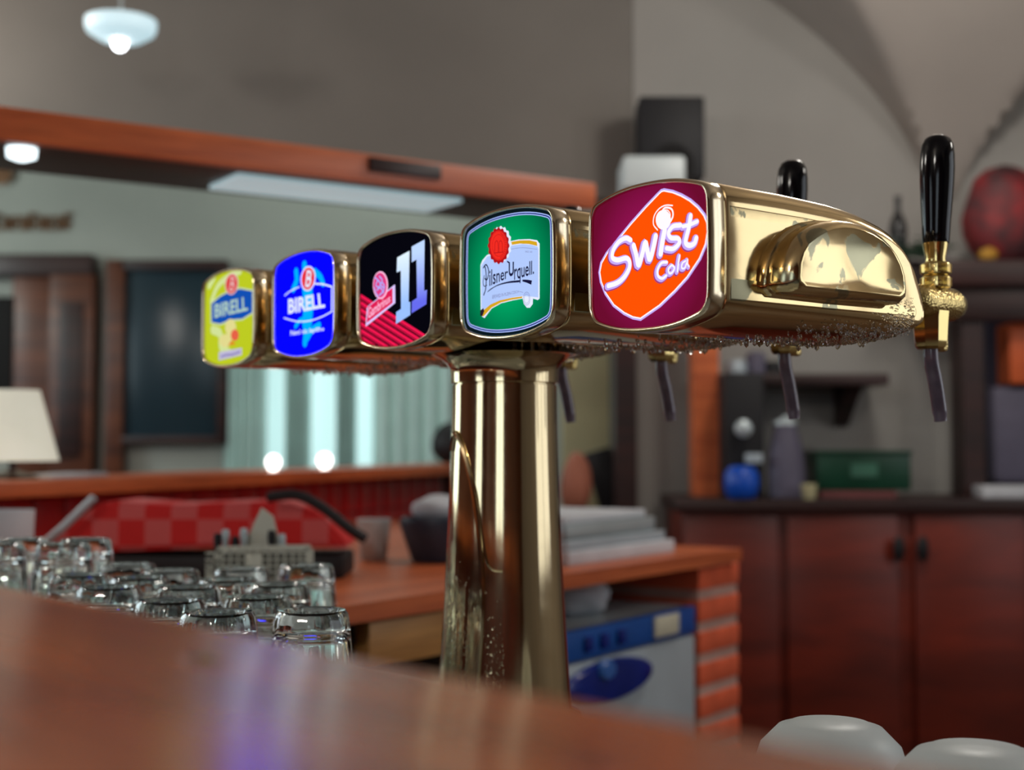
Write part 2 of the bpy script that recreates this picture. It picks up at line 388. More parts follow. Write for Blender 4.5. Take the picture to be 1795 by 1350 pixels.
# outline of a badge / head section
def outline(w=0.0635, top=0.054, bot=-0.0565, sh=0.040, rr=0.021, n=7):
    P = []
    def arc_side(sz, zs, zc):            # crown from side shoulder
        pts = []
        for k in range(n*2+1):
            t = -1+2*k/(n*2)
            x = t*(w-0.010); pts.append((x, zc-(zc-zs)*abs(t)**2.3))
        return pts
    topc = arc_side(1, 0.0465, top)
    botc = arc_side(-1, -0.0485, bot)
    def corner(x0, z0, x1, z1, cx, cz, m=5):
        return [((1-t)**2*x0+2*t*(1-t)*cx+t*t*x1, (1-t)**2*z0+2*t*(1-t)*cz+t*t*z1) for t in [k/m for k in range(1, m)]]
    P += topc                                                # left->right
    P += corner(topc[-1][0], topc[-1][1], w, 0.032, w-0.0005, 0.0435)
    P += [(w, 0.032), (w+0.0006, 0.012), (w+0.0006, -0.012), (w, -0.032)]
    P += corner(w, -0.032, botc[-1][0], botc[-1][1], w-0.0005, -0.0445)
    P += botc[::-1]
    P += corner(botc[0][0], botc[0][1], -w, -0.032, -w+0.0005, -0.0445)
    P += [(-w, -0.032), (-w-0.0006, -0.012), (-w-0.0006, 0.012), (-w, 0.032)]
    P += corner(-w, 0.032, topc[0][0], topc[0][1], -w+0.0005, 0.0435)
    return P
OUT = outline()
def inset(P, d):
    n = len(P); out = []
    for i in range(n):
        p0 = Vector(P[i-1]); p1 = Vector(P[i]); p2 = Vector(P[(i+1) % n])
        e1 = (p1-p0).normalized(); e2 = (p2-p1).normalized()
        n1 = Vector((e1.y, -e1.x)); n2 = Vector((e2.y, -e2.x)); m = (n1+n2).normalized()
        out.append(tuple(p1 + m*d/max(0.5, m.dot(n1))))
    return out
# top / bottom profile of the head along y
TOPP = [(0.017, 0.0545), (0.075, 0.0545), (0.134, 0.0525), (0.170, 0.0487), (0.204, 0.0405), (0.225, 0.0290), (0.239, 0.0100), (0.2475, -0.009), (0.2505, -0.024), (0.2508, -0.0335)]
BOTP = [(0.0, -0.0565), (0.20, -0.0565), (0.225, -0.0560), (0.239, -0.0530), (0.2475, -0.0475), (0.2505, -0.0425), (0.2508, -0.040)]
def lin(P, y):
    if y <= P[0][0]: return P[0][1]
    for (a0, z0), (a1, z1) in zip(P, P[1:]):
        if y <= a1: return z0+(z1-z0)*(y-a0)/(a1-a0)
    return P[-1][1]
def sm(P, y):   # smoothed
    return sum(lin(P, y+d) for d in (-0.006, -0.003, 0, 0.003, 0.006))/5 if y < 0.235 else lin(P, y)
def section(y, d=0.0, wx=1.0):
    T, B = sm(TOPP, y), sm(BOTP, y); k = (T-B)/(0.054+0.0565)
    src = inset(OUT, d) if d else OUT
    return [(x*wx, y, B+(z+0.0565)*k) for x, z in src]
bm = BM()
rings = [section(0.0145, 0.0014), section(0.0165, 0.0014), section(0.0172, 0.0004)]
for y in (0.019, 0.05, 0.08, 0.11, 0.135, 0.155, 0.170, 0.185, 0.197, 0.207, 0.216, 0.224, 0.231, 0.237, 0.242, 0.246, 0.249, 0.2503): rings.append(section(y, 0.0, 1.0 if y < 0.235 else 1-(y-0.235)*1.6))
loft(bm, rings)
head = obj('tap_head', bm, 'brass', tower, sharp=50)
# pocket for the side panel
def panel_outline(g=0.0):
    P = [(0.0195-g, 0.0305+g), (0.10, 0.0302+g), (0.135, 0.0292+g), (0.158, 0.0262+g), (0.178, 0.0222+g), (0.197, 0.0150+g), (0.2125, 0.0070+g), (0.225, -0.0030+g*.6), (0.2325+g, -0.0130), (0.2375+g, -0.0240), (0.2395+g, -0.0335), (0.2375+g, -0.0372-g), (0.12, -0.0375-g), (0.0195-g, -0.0375-g)]
    return P
MYZ = Matrix(((0, 0, 1, 0), (1, 0, 0, 0), (0, 1, 0, 0), (0, 0, 0, 1)))     # (y,z,x) -> xyz
bm = BM(); prism(bm, panel_outline(0.0014), 0.0610, 0.08, MYZ); prism(bm, panel_outline(0.0014), -0.08, -0.0610, MYZ)
cut = obj('cutter', bm, 'brass', None, False)
md = head.modifiers.new('b', 'BOOLEAN'); md.object = cut; md.solver = 'EXACT'
dg = bpy.context.evaluated_depsgraph_get()
nm = bpy.data.meshes.new_from_object(head.evaluated_get(dg)); head.modifiers.clear(); head.data = nm
nm.shade_smooth(); nm.set_sharp_from_angle(angle=R(38))
bpy.data.objects.remove(cut)
bm = BM()
A_, B_, fs = prism(bm, panel_outline(0.0), 0.0605, 0.0638, MYZ)
ed = [e for e in bm.edges if all(abs(v.co.x-0.0638) < 1e-5 for v in e.verts)]
bmesh.ops.bevel(bm, geom=ed, offset=0.0014, segments=3, profile=0.5, affect='EDGES')
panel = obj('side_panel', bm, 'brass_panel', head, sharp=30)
# collar ring behind the badge
def ring_sec(y, d): return [(x, y, z) for x, z in inset(OUT, d)]
bm = BM()
loft(bm, [ring_sec(0.0135, 0.0030), ring_sec(0.0148, 0.0006), ring_sec(0.0135, -0.0006), ring_sec(0.002, -0.0002), ring_sec(-0.0006, 0.0004), ring_sec(-0.0016, 0.0014), ring_sec(-0.0014, 0.0024), ring_sec(0.0, 0.0032), ring_sec(0.0042, 0.0034)], cap=(True, True))
bezel_mesh = None
heads = []
bezel = obj('badge', bm, 'brass_rim', tower, sharp=50)
heads_obj = []
badges = []
BL = ['badge with an orange diamond and white cola lettering on maroon', 'green badge with a red wax seal and white beer label', 'black badge with a large white 11 and red stripes', 'blue badge with white lettering and a cyan figure', 'lime yellow badge with a blue label and pale fruit']
for i in range(5):
    h = head if i == 0 else head.copy()
    g = bezel if i == 0 else bezel.copy()
    if i: link(h, tower); link(g, tower)
    h.location = head_loc(i); g.location = head_loc(i); g['label'] = BL[i]
    p = panel if i == 0 else panel.copy()
    if i: link(p, h)
    if True:
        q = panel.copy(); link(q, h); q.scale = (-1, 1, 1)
    heads_obj.append(h); badges.append(g)

# cross bar with domed D-shaped end caps
def dshape(k=1.0, x=0.0, e=0.0):
    cy, cz = 0.124, -0.006; P = []
    for t in np.linspace(0, PI, 17): P.append((cy - math.cos(t)*0.0735*k, -0.0245 + cz*0 + (0.0535*k)*math.sin(t)**0.9))
    zb = -0.0245; low = -0.0335
    pts = [(y, z) for y, z in P]
    pts += [(cy+0.0725*k, zb-0.004*k), (cy+0.066*k, zb-0.0085*k), (cy, zb-0.0090*k), (cy-0.066*k, zb-0.0085*k), (cy-0.0725*k, zb-0.004*k)]
    # recentre the scaling on the middle of the shape
    zc = -0.004; pts = [(y, zc+(z-zc)) for y, z in pts]
    return [(x, y, z) for y, z in pts]
def dsh(sy, sz, x):
    base = dshape(1.0, 0); out = []
    for _, y, z in base: out.append((x, 0.124+(y-0.124)*sy, -0.005+(z+0.005)*sz))
    return out
def end_cap(sign):
    bm = BM()
    R_ = [dsh(1.0, 1.0, 0.0630), dsh(1.0, 1.0, 0.0665), dsh(0.985, 0.975, 0.0690), dsh(0.955, 0.94, 0.0696), dsh(0.95, 0.935, 0.0710), dsh(0.955, 0.94, 0.0725), dsh(0.955, 0.94, 0.0800), dsh(0.94, 0.925, 0.0845), dsh(0.905, 0.87, 0.0885), dsh(0.86, 0.80, 0.0908), dsh(0.825, 0.745, 0.0915), dsh(0.815, 0.73, 0.0912)]
    R_ = [[(sign*x, y, z) for x, y, z in r] for r in R_]
    loft(bm, R_)
    return bm
cb = obj('cross_bar', (lambda bm: (loft(bm, [[(s_*STEP*2, -0.13+0.124+(y-0.124)*0.72, 0.411+(z*0.62)) for _, y, z in dsh(1, 1, 0)] for s_ in (-1, 1)]), bm)[1])(BM()), 'brass', tower, sharp=40)
for sgn, i in ((1, 0), (-1, 4)):
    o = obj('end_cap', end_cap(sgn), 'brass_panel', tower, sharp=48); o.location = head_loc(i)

# column
def colr(z):   # z in tower-local, 0 at worktop, ~0.352 under the beam
    t = max(0, min(1, (0.330 - z)/0.330)); return 0.0515 + 0.0150*t**1.6
bm = BM()
prof = [(0.074, 0.0), (0.076, 0.004), (0.074, 0.010), (0.066, 0.014)]
for k in range(24): z = 0.016+0.312*k/23; prof.append((colr(z), z))
prof += [(0.0500, 0.3285), (0.0500, 0.3297), (0.0530, 0.3305), (0.0532, 0.3400), (0.0540, 0.3450), (0.0570, 0.3500), (0.0630, 0.3545), (0.0720, 0.3580)]
lathe(bm, prof, 72); obj('column', bm, 'brass_column', tower, sharp=50)
# embossed teardrop ridge and raised panel on the column
def oncol(px, py, off=0.0006):
    # intersection of pixel ray with the column cone (tower-local)
    C0 = MTi @ Vector((0, 0, CAMZ)); d = (MTi.to_3x3() @ ray(px, py)).normalized()
    t = max(0.6, -C0.xy.dot(d.xy)/d.xy.dot(d.xy) - 0.2)
    for k in range(1200):
        P = C0 + d*t
        if math.hypot(P.x, P.y) <= colr(P.z)+off: return P
        t += 0.0005
        if t > 1.6: break
    tc = -C0.xy.dot(d.xy)/d.xy.dot(d.xy); P = C0+d*tc; s_ = (colr(P.z)+off)/math.hypot(P.x, P.y); return Vector((P.x*s_, P.y*s_, P.z))
ridge = [(793, 790), (797, 762), (803, 764), (812, 790), (826, 842), (836, 900), (842, 960), (845, 1020), (844, 1090), (839, 1160), (834, 1225)]
bm = BM(); tube(bm, [oncol(x, y, 0.0004) for x, y in ridge], 0.0030, 8, 4)
tube(bm, [oncol(x, y, 0.0002) for x, y in [(818, 800), (834, 860), (843, 920), (852, 980), (862, 998), (881, 1002)]], 0.0014, 8, 4)
obj('embossed_ridge', bm, 'brass_column', tower)
# condensation drops (countless): column foot, undersides and rear ends of heads
def drop(bm, P, r, sz=1.0):
    M_ = Matrix.Translation(P) @ Matrix.Diagonal((1, 1, sz, 1))
    bmesh.ops.create_icosphere(bm, subdivisions=1, radius=r, matrix=M_)
bm = BM()
for k in range(520):
    if random.random() < 0.75: px, py = random.gauss(805, 14), 1215 - abs(random.gauss(0, 90))
    else: px, py = random.uniform(848, 885), 1215 - abs(random.gauss(0, 70))
    if px < 786: px = 786+random.random()*12
    P = oncol(px, py, 0); drop(bm, P, random.uniform(0.0003, 0.0010), random.uniform(1, 3.0))
tag(obj('condensation', bm, 'water', tower), kind='stuff')
for i in range(5):
    bm = BM(); rnd = random.Random(i+3)
    for k in range(900):
        y = 0.245-abs(rnd.gauss(0, 0.055)); x = rnd.uniform(-0.062, 0.062)
        if y < 0.06: continue
        zb = sm(BOTP, y)+0.008*(abs(x)/0.062)**3
        drop(bm, (x*(1.0 if y < .235 else 0.97), y, zb+0.0004), rnd.uniform(0.0005, 0.0016), rnd.uniform(0.8, 1.5))
    for k in range(34):
        y = rnd.uniform(0.09, 0.235); x = rnd.uniform(-0.062, 0.03); zb = sm(BOTP, y)+0.008*(abs(x)/0.062)**3
        drop(bm, (x, y, zb-0.0012), rnd.uniform(0.0016, 0.0027), rnd.uniform(1.2, 1.9))
    if i < 2:
        for k in range(420):
            y = 0.236-abs(rnd.gauss(0, 0.022)); z = rnd.uniform(-0.052, -0.022)
            if z > -0.039 or True:
                x = 0.0640 if z > -0.037 else 0.0640-0.008*((-0.037-z)/0.016)**2
                if y > 0.2: x -= max(0, (y-0.235))*0.1
                if z > -0.036 and (y < 0.205 or rnd.random() < 0.5): continue
                drop(bm, (x, y, z), rnd.uniform(0.0003, 0.0010))
    o = tag(obj('condensation', bm, 'water', heads_obj[i]), kind='stuff')

# ------------------------------------------------------------------ faucets
FA0 = empty('faucet', (0, 0, 0)); FA0.parent = tower
bm = BM()
MX = Matrix.Rotation(-PI/2, 4, 'X')     # z -> y
lathe(bm, [(0.017, 0.246), (0.017, 0.256), (0.0115, 0.258), (0.0115, 0.318), (0.0150, 0.322), (0.0158, 0.335), (0.0158, 0.368), (0.0150, 0.381), (0.0120, 0.390), (0.006, 0.3945)], 28, Matrix.Translation((0, 0, -0.013)) @ MX)
f_body = obj('faucet_body', bm, 'brass_frost', FA0, sharp=50)
bm = BM()
def hexring(z, y0, y1, xw):
    cy = (y0+y1)/2; ry = (y1-y0)/2
    return [(xw*math.cos(t), cy+ry*math.sin(t), z) for t in [2*PI*k/8+PI/8 for k in range(8)]]
loft(bm, [hexring(-0.008, 0.335, 0.372, 0.015), hexring(-0.026, 0.331, 0.369, 0.0150), hexring(-0.046, 0.333, 0.367, 0.0138), hexring(-0.052, 0.335, 0.365, 0.0130), hexring(-0.0545, 0.338, 0.362, 0.011)])
obj('spout', bm, 'brass_tap', FA0, sharp=30)
bm = BM()
box(bm, (0.0, 0.3655, -0.036), (0.010, 0.012, 0.040), 0.003); obj('spout_rib', bm, 'brass_frost', FA0)
bm = BM()
lathe(bm, [(0.0095, -0.004), (0.0105, 0.000), (0.0128, 0.0015), (0.0132, 0.003), (0.0132, 0.0100), (0.0122, 0.0112), (0.0110, 0.0120), (0.0128, 0.0130), (0.0134, 0.0145), (0.0134, 0.0215), (0.0122, 0.0235), (0.0092, 0.0245), (0.0090, 0.028), (0.0108, 0.037), (0.0114, 0.0415)], 36, Matrix.Translation((0, 0.3592, 0)))
# knurling on the collar
for zz in (0.0062, 0.0182):
    for k in range(56):
        t = 2*PI*k/56
        box(bm, (0.0134*math.cos(t), 0.3592+0.0134*math.sin(t), zz), (0.0007, 0.0007, 0.0075), 0, t)
f_col = obj('collar', bm, 'brass_tap', FA0, sharp=40)
bm = BM()
MH = Matrix.Translation((0, 0.3600, 0.0405)) @ Matrix.Rotation(R(-3.0), 4, 'X')
lathe(bm, [(0.0110, 0.0), (0.0118, 0.002), (0.0126, 0.018), (0.0140, 0.038), (0.0151, 0.058), (0.0154, 0.070), (0.0150, 0.082), (0.0138, 0.0905), (0.0112, 0.0962), (0.0072, 0.0990), (0.002, 0.1000)], 40, MH)
f_h = obj('handle', bm, 'black_plastic', FA0, sharp=60)
bm = BM()
tube(bm, [(0, 0.3495, -0.050), (0, 0.3510, -0.066), (0, 0.3560, -0.082), (0, 0.3605, -0.100), (0.0, 0.3640, -0.1180)], lambda t: 0.0066 if t < 0.93 else 0.0058, 16, 5)
f_t = obj('hose', bm, 'hose', FA0, sharp=60)
tw = (0, -0.10, -0.055, 0.0, 0.02)
FX = [0.0, 0.0, -0.004, -0.003, 0]
for i in range(5):
    f = FA0 if i == 0 else copy_tree(FA0, tower)
    f.location = head_loc(i) + Vector((FX[i], 0, 0))
# ------------------------------------------------------------------ badge graphics: traced on the badge plane
class Plane:
    def __init__(s, i, ox, oy, sc):
        s.i = i; s.ox, s.oy, s.sc = ox, oy, sc
        s.M = MT @ Matrix.Translation(head_loc(i)); s.Mi = s.M.inverted(); s.n = (s.M.to_3x3() @ Vector((0, 1, 0)))
        s.P0 = s.M @ Vector((0, 0.0022, 0)); s.k = 0
    def p(s, zx, zy):
        q = s.Mi @ hit(s.ox+zx/s.sc, s.oy+zy/s.sc, s.P0, s.n); return (q.x, q.z)
FACE = inset(OUT, 0.0031)
def clip(poly, C):
    out = [Vector(p) for p in poly]; n = len(C)
    for i in range(n):
        A, Bv = Vector(C[i]), Vector(C[(i+1) % n]); inp = out; out = []
        def side(p): return (Bv.x-A.x)*(p.y-A.y)-(Bv.y-A.y)*(p.x-A.x)
        for j in range(len(inp)):
            p, q = inp[j-1], inp[j]; sp, sq = side(p), side(q)
            if sq <= 0:
                if sp > 0: out.append(p+(q-p)*(sp/(sp-sq)))
                out.append(q)
            elif sp <= 0: out.append(p+(q-p)*(sp/(sp-sq)))
        if not out: return []
    return [tuple(p) for p in out]
Y0 = 0.0022
def add_poly(bm, pts, lvl, holes=None):
    y = Y0 - 0.00006*lvl
    pts = [(float(p[0]), float(p[1])) for p in pts]
    if len(pts) < 3: return
    vs = [bm.verts.new((x, y, z)) for x, z in pts]
    for t in tessellate_polygon([[Vector((x, z, 0)) for x, z in pts]]):
        try: bm.faces.new([vs[k] for k in t])
        except ValueError: pass
def gobj(name, bm, m, i):
    me = bpy.data.meshes.new(name); bm.to_mesh(me); bm.free(); me.materials.append(m)
    return link(bpy.data.objects.new(name, me), badges[i])
def ribbon(bm, pts, w, lvl, n=6, cap=True):
    P = catmull([(*p, 0) for p in pts], n) if n > 1 else [Vector((*p, 0)) for p in pts]
    Ls, Rs = [], []
    for k, p in enumerate(P):
        t = (P[min(k+1, len(P)-1)]-P[max(k-1, 0)]).normalized(); nn = Vector((-t.y, t.x, 0)); ww = (w(k/(len(P)-1)) if callable(w) else w)/2
        Ls.append(p+nn*ww); Rs.append(p-nn*ww)
    y = Y0-0.00006*lvl
    A = [bm.verts.new((v.x, y, v.y)) for v in Ls]; B = [bm.verts.new((v.x, y, v.y)) for v in Rs]
    for k in range(len(A)-1): bm.faces.new((A[k], A[k+1], B[k+1], B[k]))
    if cap:
        for q, ww in ((P[0], w(0) if callable(w) else w), (P[-1], w(1) if callable(w) else w)):
            add_poly(bm, [(q.x+math.cos(t)*ww/2, q.y+math.sin(t)*ww/2) for t in [2*PI*k/10 for k in range(10)]], lvl+0.3)
def ell(c, rx, ry, n=28, rot=0): return [(c[0]+rx*math.cos(t)*math.cos(rot)-ry*math.sin(t)*math.sin(rot), c[1]+rx*math.cos(t)*math.sin(rot)+ry*math.sin(t)*math.cos(rot)) for t in [2*PI*k/n for k in range(n)]]
def text(bm, s, quad, pl, lvl, off=0.0, shear=0.0):
    """quad: BL, BR, TL, TR in trace coordinates"""
    cu = bpy.data.curves.new('t', 'FONT'); cu.body = s; cu.offset = off; cu.resolution_u = 3; cu.fill_mode = 'FRONT'
    o = bpy.data.objects.new('t', cu); COL.objects.link(o); bpy.context.view_layer.update()
    me = bpy.data.meshes.new_from_object(o.evaluated_get(bpy.context.evaluated_depsgraph_get()))
    bpy.data.objects.remove(o); bpy.data.curves.remove(cu)
    xs = [v.co.x for v in me.vertices]; ys = [v.co.y for v in me.vertices]
    if not xs: return
    x0, x1 = min(xs), max(xs); y0, y1 = min(ys), max(ys)
    BLq, BR, TL, TR = [Vector(pl.p(*q)) for q in quad]
    y = Y0-0.00006*lvl; vs = []
    for v in me.vertices:
        U = (v.co.x-x0)/(x1-x0); V = (v.co.y-y0)/(y1-y0)
        p = (BLq*(1-U)+BR*U)*(1-V)+(TL*(1-U)+TR*U)*V
        vs.append(bm.verts.new((p.x, y, p.y)))
    for f in me.polygons:
        try: bm.faces.new([vs[k] for k in f.vertices])
        except ValueError: pass
    bpy.data.meshes.remove(me)
def face(i, m): bm = BM(); add_poly(bm, FACE, 0); return gobj('print_face', bm, m, i)
def T(pl, L_): return [pl.p(*q) for q in L_]

# --- badge 0: orange diamond on maroon
pl = Plane(0, 1020, 300, 4.5)
face(0, glow('maroon', (146, 18, 84), 1.0, (104, 12, 44), (0.025, 0.062)))
dia = [(650, 135), (720, 148), (790, 176), (860, 216), (925, 272), (975, 335), (1002, 400), (1006, 480), (990, 580), (940, 700), (840, 850), (740, 960), (620, 1075), (465, 1182), (400, 1170), (330, 1135), (245, 1070), (180, 975), (142, 880), (130, 800), (145, 720), (190, 640), (270, 540), (380, 405), (500, 270), (600, 165), (625, 142)]
D0 = T(pl, dia)
def shrink(P, d):
    A = sum(P[i-1][0]*P[i][1]-P[i][0]*P[i-1][1] for i in range(len(P)))
    return inset(P, d if A < 0 else -d)
bm = BM(); add_poly(bm, D0, 1); gobj('border', bm, glow('lavender', (196, 170, 250), 1.0), 0)
bm = BM(); add_poly(bm, shrink(D0, 0.0013), 2); gobj('border_highlight', bm, glow('print_white', (252, 248, 255), 1.0), 0)
bm = BM(); add_poly(bm, shrink(D0, 0.0024), 3); gobj('diamond', bm, glow('print_orange', (255, 82, 4), 1.0), 0)
LET = [([(382, 548), (345, 532), (290, 560), (245, 625), (238, 685), (280, 705), (345, 690), (372, 715), (370, 770), (330, 840), (275, 885), (205, 908)], 36),
       ([(405, 590), (425, 660), (445, 745), (475, 650), (498, 565), (515, 640), (533, 700), (560, 610), (580, 515)], 40),
       ([(650, 470), (632, 560), (618, 655)], 42),
       ([(775, 430), (715, 440), (680, 490), (700, 530), (755, 535), (765, 570), (720, 615), (665, 612)], 34),
       ([(855, 355), (840, 450), (815, 560), (845, 590), (885, 572), (900, 530)], 36), ([(795, 440), (850, 425), (908, 400)], 30),
       ([(668, 722), (625, 728), (595, 780), (598, 830), (630, 850), (662, 828)], 24), ([(705, 745), (680, 775), (688, 810), (712, 800), (727, 765), (708, 745)], 20),
       ([(768, 668), (758, 730), (752, 795)], 20), ([(815, 712), (790, 730), (785, 768), (808, 768), (822, 730)], 18), ([(830, 700), (830, 735), (842, 756)], 18)]
wz = (Vector(pl.p(100, 600))-Vector(pl.p(101, 600))).length
def strokes(dx, dy, grow, lvl):
    bm = BM()
    for P, w_ in LET: ribbon(bm, T(pl, [(x+dx, y+dy) for x, y in P]), (w_*0.92+grow)*wz, lvl)
    return bm
bm = strokes(-7, 10, 14, 4); gobj('lettering_shadow', bm, glow('print_shadow', (160, 60, 120), 1), 0)
bm = strokes(-2, 3, 8, 5); gobj('lettering_shadow', bm, MATS['lavender'], 0)
bm = strokes(6, -3, -8, 6); add_poly(bm, T(pl, ell((645, 385), 60, 78)), 6); gobj('lettering', bm, MATS['print_white'], 0)
bm = BM()
ribbon(bm, T(pl, [(600, 465), (568, 420), (575, 350), (615, 295), (665, 270), (718, 272)]), 7*wz, 7)
ribbon(bm, T(pl, [(625, 330), (660, 290), (710, 300), (722, 350), (700, 400), (665, 440)]), 10*wz, 7)
ribbon(bm, T(pl, [(640, 310), (680, 310), (700, 345), (690, 390)]), 6*wz, 7)
gobj('swirl', bm, MATS['print_white'], 0)
# --- badge 1: green
pl = Plane(1, 800, 340, 4.82)
face(1, glow('green_edge', (10, 24, 30), 1))
bm = BM(); add_poly(bm, inset(OUT, 0.0060), 1); gobj('border', bm, glow('blue_white', (170, 190, 255), 1), 1)
bm = BM(); add_poly(bm, inset(OUT, 0.0068), 2); gobj('border', bm, glow('navy', (20, 40, 110), 1), 1)
bm = BM(); add_poly(bm, inset(OUT, 0.0078), 3); gobj('border', bm, MATS['blue_white'], 1)
bm = BM(); add_poly(bm, inset(OUT, 0.0086), 4); gobj('green_field', bm, glow('print_green', (0, 158, 96), 1, (0, 96, 62), (0.028, 0.062)), 1)
lab = [(208, 1030), (206, 600), (222, 560), (262, 515), (320, 500), (440, 450), (445, 402), (530, 385), (620, 382), (685, 392), (706, 420), (706, 885), (690, 897), (650, 885), (648, 930), (625, 962), (598, 962), (572, 930), (562, 885), (480, 900), (380, 925), (300, 970), (240, 1050)]
bm = BM(); add_poly(bm, T(pl, lab), 5); gobj('label_outline', bm, glow('label_white', (226, 234, 255), 1), 1)
bm = BM(); add_poly(bm, T(pl, [(216, 985), (214, 605), (262, 530), (330, 512), (445, 462), (450, 440), (560, 425), (640, 432), (690, 448), (696, 470), (694, 875), (640, 868), (560, 862), (470, 875), (370, 900), (290, 940), (235, 990)]), 6); gobj('label', bm, glow('label_blue', (176, 200, 250), 1), 1)
bm = BM(); add_poly(bm, T(pl, [(450, 408), (540, 393), (620, 392), (682, 406), (686, 440), (620, 424), (540, 420), (450, 434)]), 6); gobj('gold_band', bm, glow('gold', (214, 164, 30), 1), 1)
bm = BM(); add_poly(bm, T(pl, [(206, 1025), (225, 990), (290, 935), (370, 900), (470, 878), (560, 866), (560, 880), (470, 895), (380, 918), (300, 962), (232, 1036)]), 7); gobj('gold_band', bm, glow('gold', (214, 164, 30), 1), 1)
bm = BM(); add_poly(bm, T(pl, [(204, 1028), (206, 985), (232, 965), (240, 990), (222, 1036)]), 8); gobj('band_end', bm, glow('ink', (38, 28, 40), 1), 1)
def scallop(c, rx, ry, n=16, am=0.05): return [(c[0]+rx*(1+am*math.cos(n*t))*math.cos(t), c[1]+ry*(1+am*math.cos(n*t))*math.sin(t)) for t in [2*PI*k/96 for k in range(96)]]
bm = BM(); add_poly(bm, T(pl, scallop((380, 425), 88, 148)), 9); gobj('seal_edge', bm, MATS['label_white'], 1)
bm = BM(); add_poly(bm, T(pl, scallop((362, 438), 88, 150)), 10); gobj('seal_edge', bm, glow('seal_dark', (170, 18, 26), 1), 1)
bm = BM(); add_poly(bm, T(pl, ell((362, 436), 74, 128)), 11); gobj('wax_seal', bm, glow('seal_red', (240, 44, 34), 1), 1)
bm = BM()
for rx, ry in ((52, 92), (70, 121)):
    E_ = T(pl, ell((362, 436), rx, ry, 32)); ribbon(bm, E_+[E_[0]], 2.2*wz, 12, 1, False)
for P in ([(330, 490), (332, 420), (345, 395), (358, 420), (358, 490)], [(366, 490), (366, 420), (380, 395), (393, 420), (394, 490)], [(325, 500), (400, 492)]): ribbon(bm, T(pl, P), 4*wz, 12, 3)
for k in range(14):
    t = -1.2+k*0.19; c = (362+61*math.cos(t), 436+106*math.sin(t)); ribbon(bm, T(pl, [(c[0]-3, c[1]-6), (c[0]+3, c[1]+6)]), 4*wz, 12, 1, False)
gobj('seal_relief', bm, MATS['seal_dark'], 1)
bm = BM()
text(bm, 'ilsner', [(282, 782), (440, 712), (282, 640), (440, 622)], pl, 8, 0.012)
text(bm, 'U', [(446, 702), (490, 690), (446, 578), (490, 572)], pl, 8, 0.03)
text(bm, 'rquell.', [(492, 772), (660, 712), (492, 590), (660, 562)], pl, 8, 0.012)
W5 = 10*wz
for P, w_ in (([(235, 855), (252, 800), (256, 700), (250, 630), (240, 610)], 8), ([(232, 625), (255, 598), (275, 640), (272, 700), (258, 728), (245, 715)], 8), ([(240, 690), (230, 740), (238, 780), (262, 772)], 5),
              ([(436, 572), (448, 580)], 9),
              ([(268, 828), (300, 800), (370, 765), (450, 742), (535, 732)], 4)): ribbon(bm, T(pl, P), w_*wz, 9)
ribbon(bm, T(pl, [(268, 828), (340, 778), (430, 750), (535, 738)]), lambda t: (3+9*t)*wz, 9); ribbon(bm, T(pl, [(562, 732), (600, 738), (640, 750)]), lambda t: (10+14*t)*wz, 9, cap=False)
gobj('lettering', bm, glow('ink_navy', (24, 24, 60), 1), 1)
bm = BM(); text(bm, 'BREWED IN PLZEN-CZECH', [(308, 888), (530, 835), (308, 855), (530, 815)], pl, 8, 0.0)
text(bm, 'SINCE 1842', [(585, 495), (645, 498), (585, 480), (645, 484)], pl, 8, 0.0)
E_ = T(pl, ell((598, 885), 28, 55, 26)); ribbon(bm, E_+[E_[0]], 2.5*wz, 9, 1, False)
E_ = T(pl, ell((598, 885), 20, 40, 26)); ribbon(bm, E_+[E_[0]], 2*wz, 9, 1, False)
ribbon(bm, T(pl, [(445, 470), (560, 455), (685, 468)]), 2*wz, 8); ribbon(bm, T(pl, [(535, 825), (568, 832)]), 2*wz, 8)
tag(gobj('small_print', bm, glow('print_grey', (120, 124, 170), 1), 1), kind='stuff')
# --- badge 2: black with 11
pl = Plane(2, 610, 380, 4.5)
face(2, glow('print_black', (6, 6, 14), 1))
bm = BM()
ang = Vector((510, 320)).normalized(); nrm = Vector((-ang.y, ang.x)); CF = inset(OUT, 0.0036)
band = T(pl, [(100, 590), (230, 665), (640, 915), (640, 1100), (100, 1100)])
for k in range(11):
    o_ = 20 + k*46
    for (s0, s1) in ((0, 24), (29, 34)):
        q = [Vector((60, 560))+nrm*(o_+s0), Vector((60, 560))+nrm*(o_+s1)]
        P = T(pl, [tuple(q[0]), tuple(q[0]+ang*800), tuple(q[1]+ang*800), tuple(q[1])])
        A = sum(P[i-1][0]*P[i][1]-P[i][0]*P[i-1][1] for i in range(4))
        if A > 0: P = P[::-1]
        P = clip(P, CF)
        if P: add_poly(bm, P, 1)
gobj('stripes', bm, glow('print_red', (236, 24, 78), 1), 2)
bm = BM(); add_poly(bm, T(pl, [(390, 322), (487, 268), (480, 672), (493, 672), (493, 775), (380, 846), (382, 752), (420, 728), (418, 425), (386, 440)]), 4); gobj('numeral', bm, glow('num_a', (226, 244, 255), 1, (150, 190, 255)), 2)
bm = BM(); add_poly(bm, T(pl, [(504, 236), (606, 180), (602, 585), (625, 576), (620, 690), (503, 762), (506, 668), (546, 640), (542, 338), (504, 360)]), 4); gobj('numeral', bm, glow('num_b', (190, 216, 255), 1, (96, 100, 236)), 2)
bm = BM(); add_poly(bm, T(pl, [(160, 705), (362, 540), (372, 535), (374, 680), (140, 868), (150, 720)]), 2); gobj('banner_edge', bm, glow('banner_white', (220, 200, 255), 1), 2)
bm = BM(); add_poly(bm, T(pl, [(160, 712), (352, 560), (352, 680), (148, 838)]), 3); gobj('banner', bm, glow('banner_red', (224, 30, 84), 1), 2)
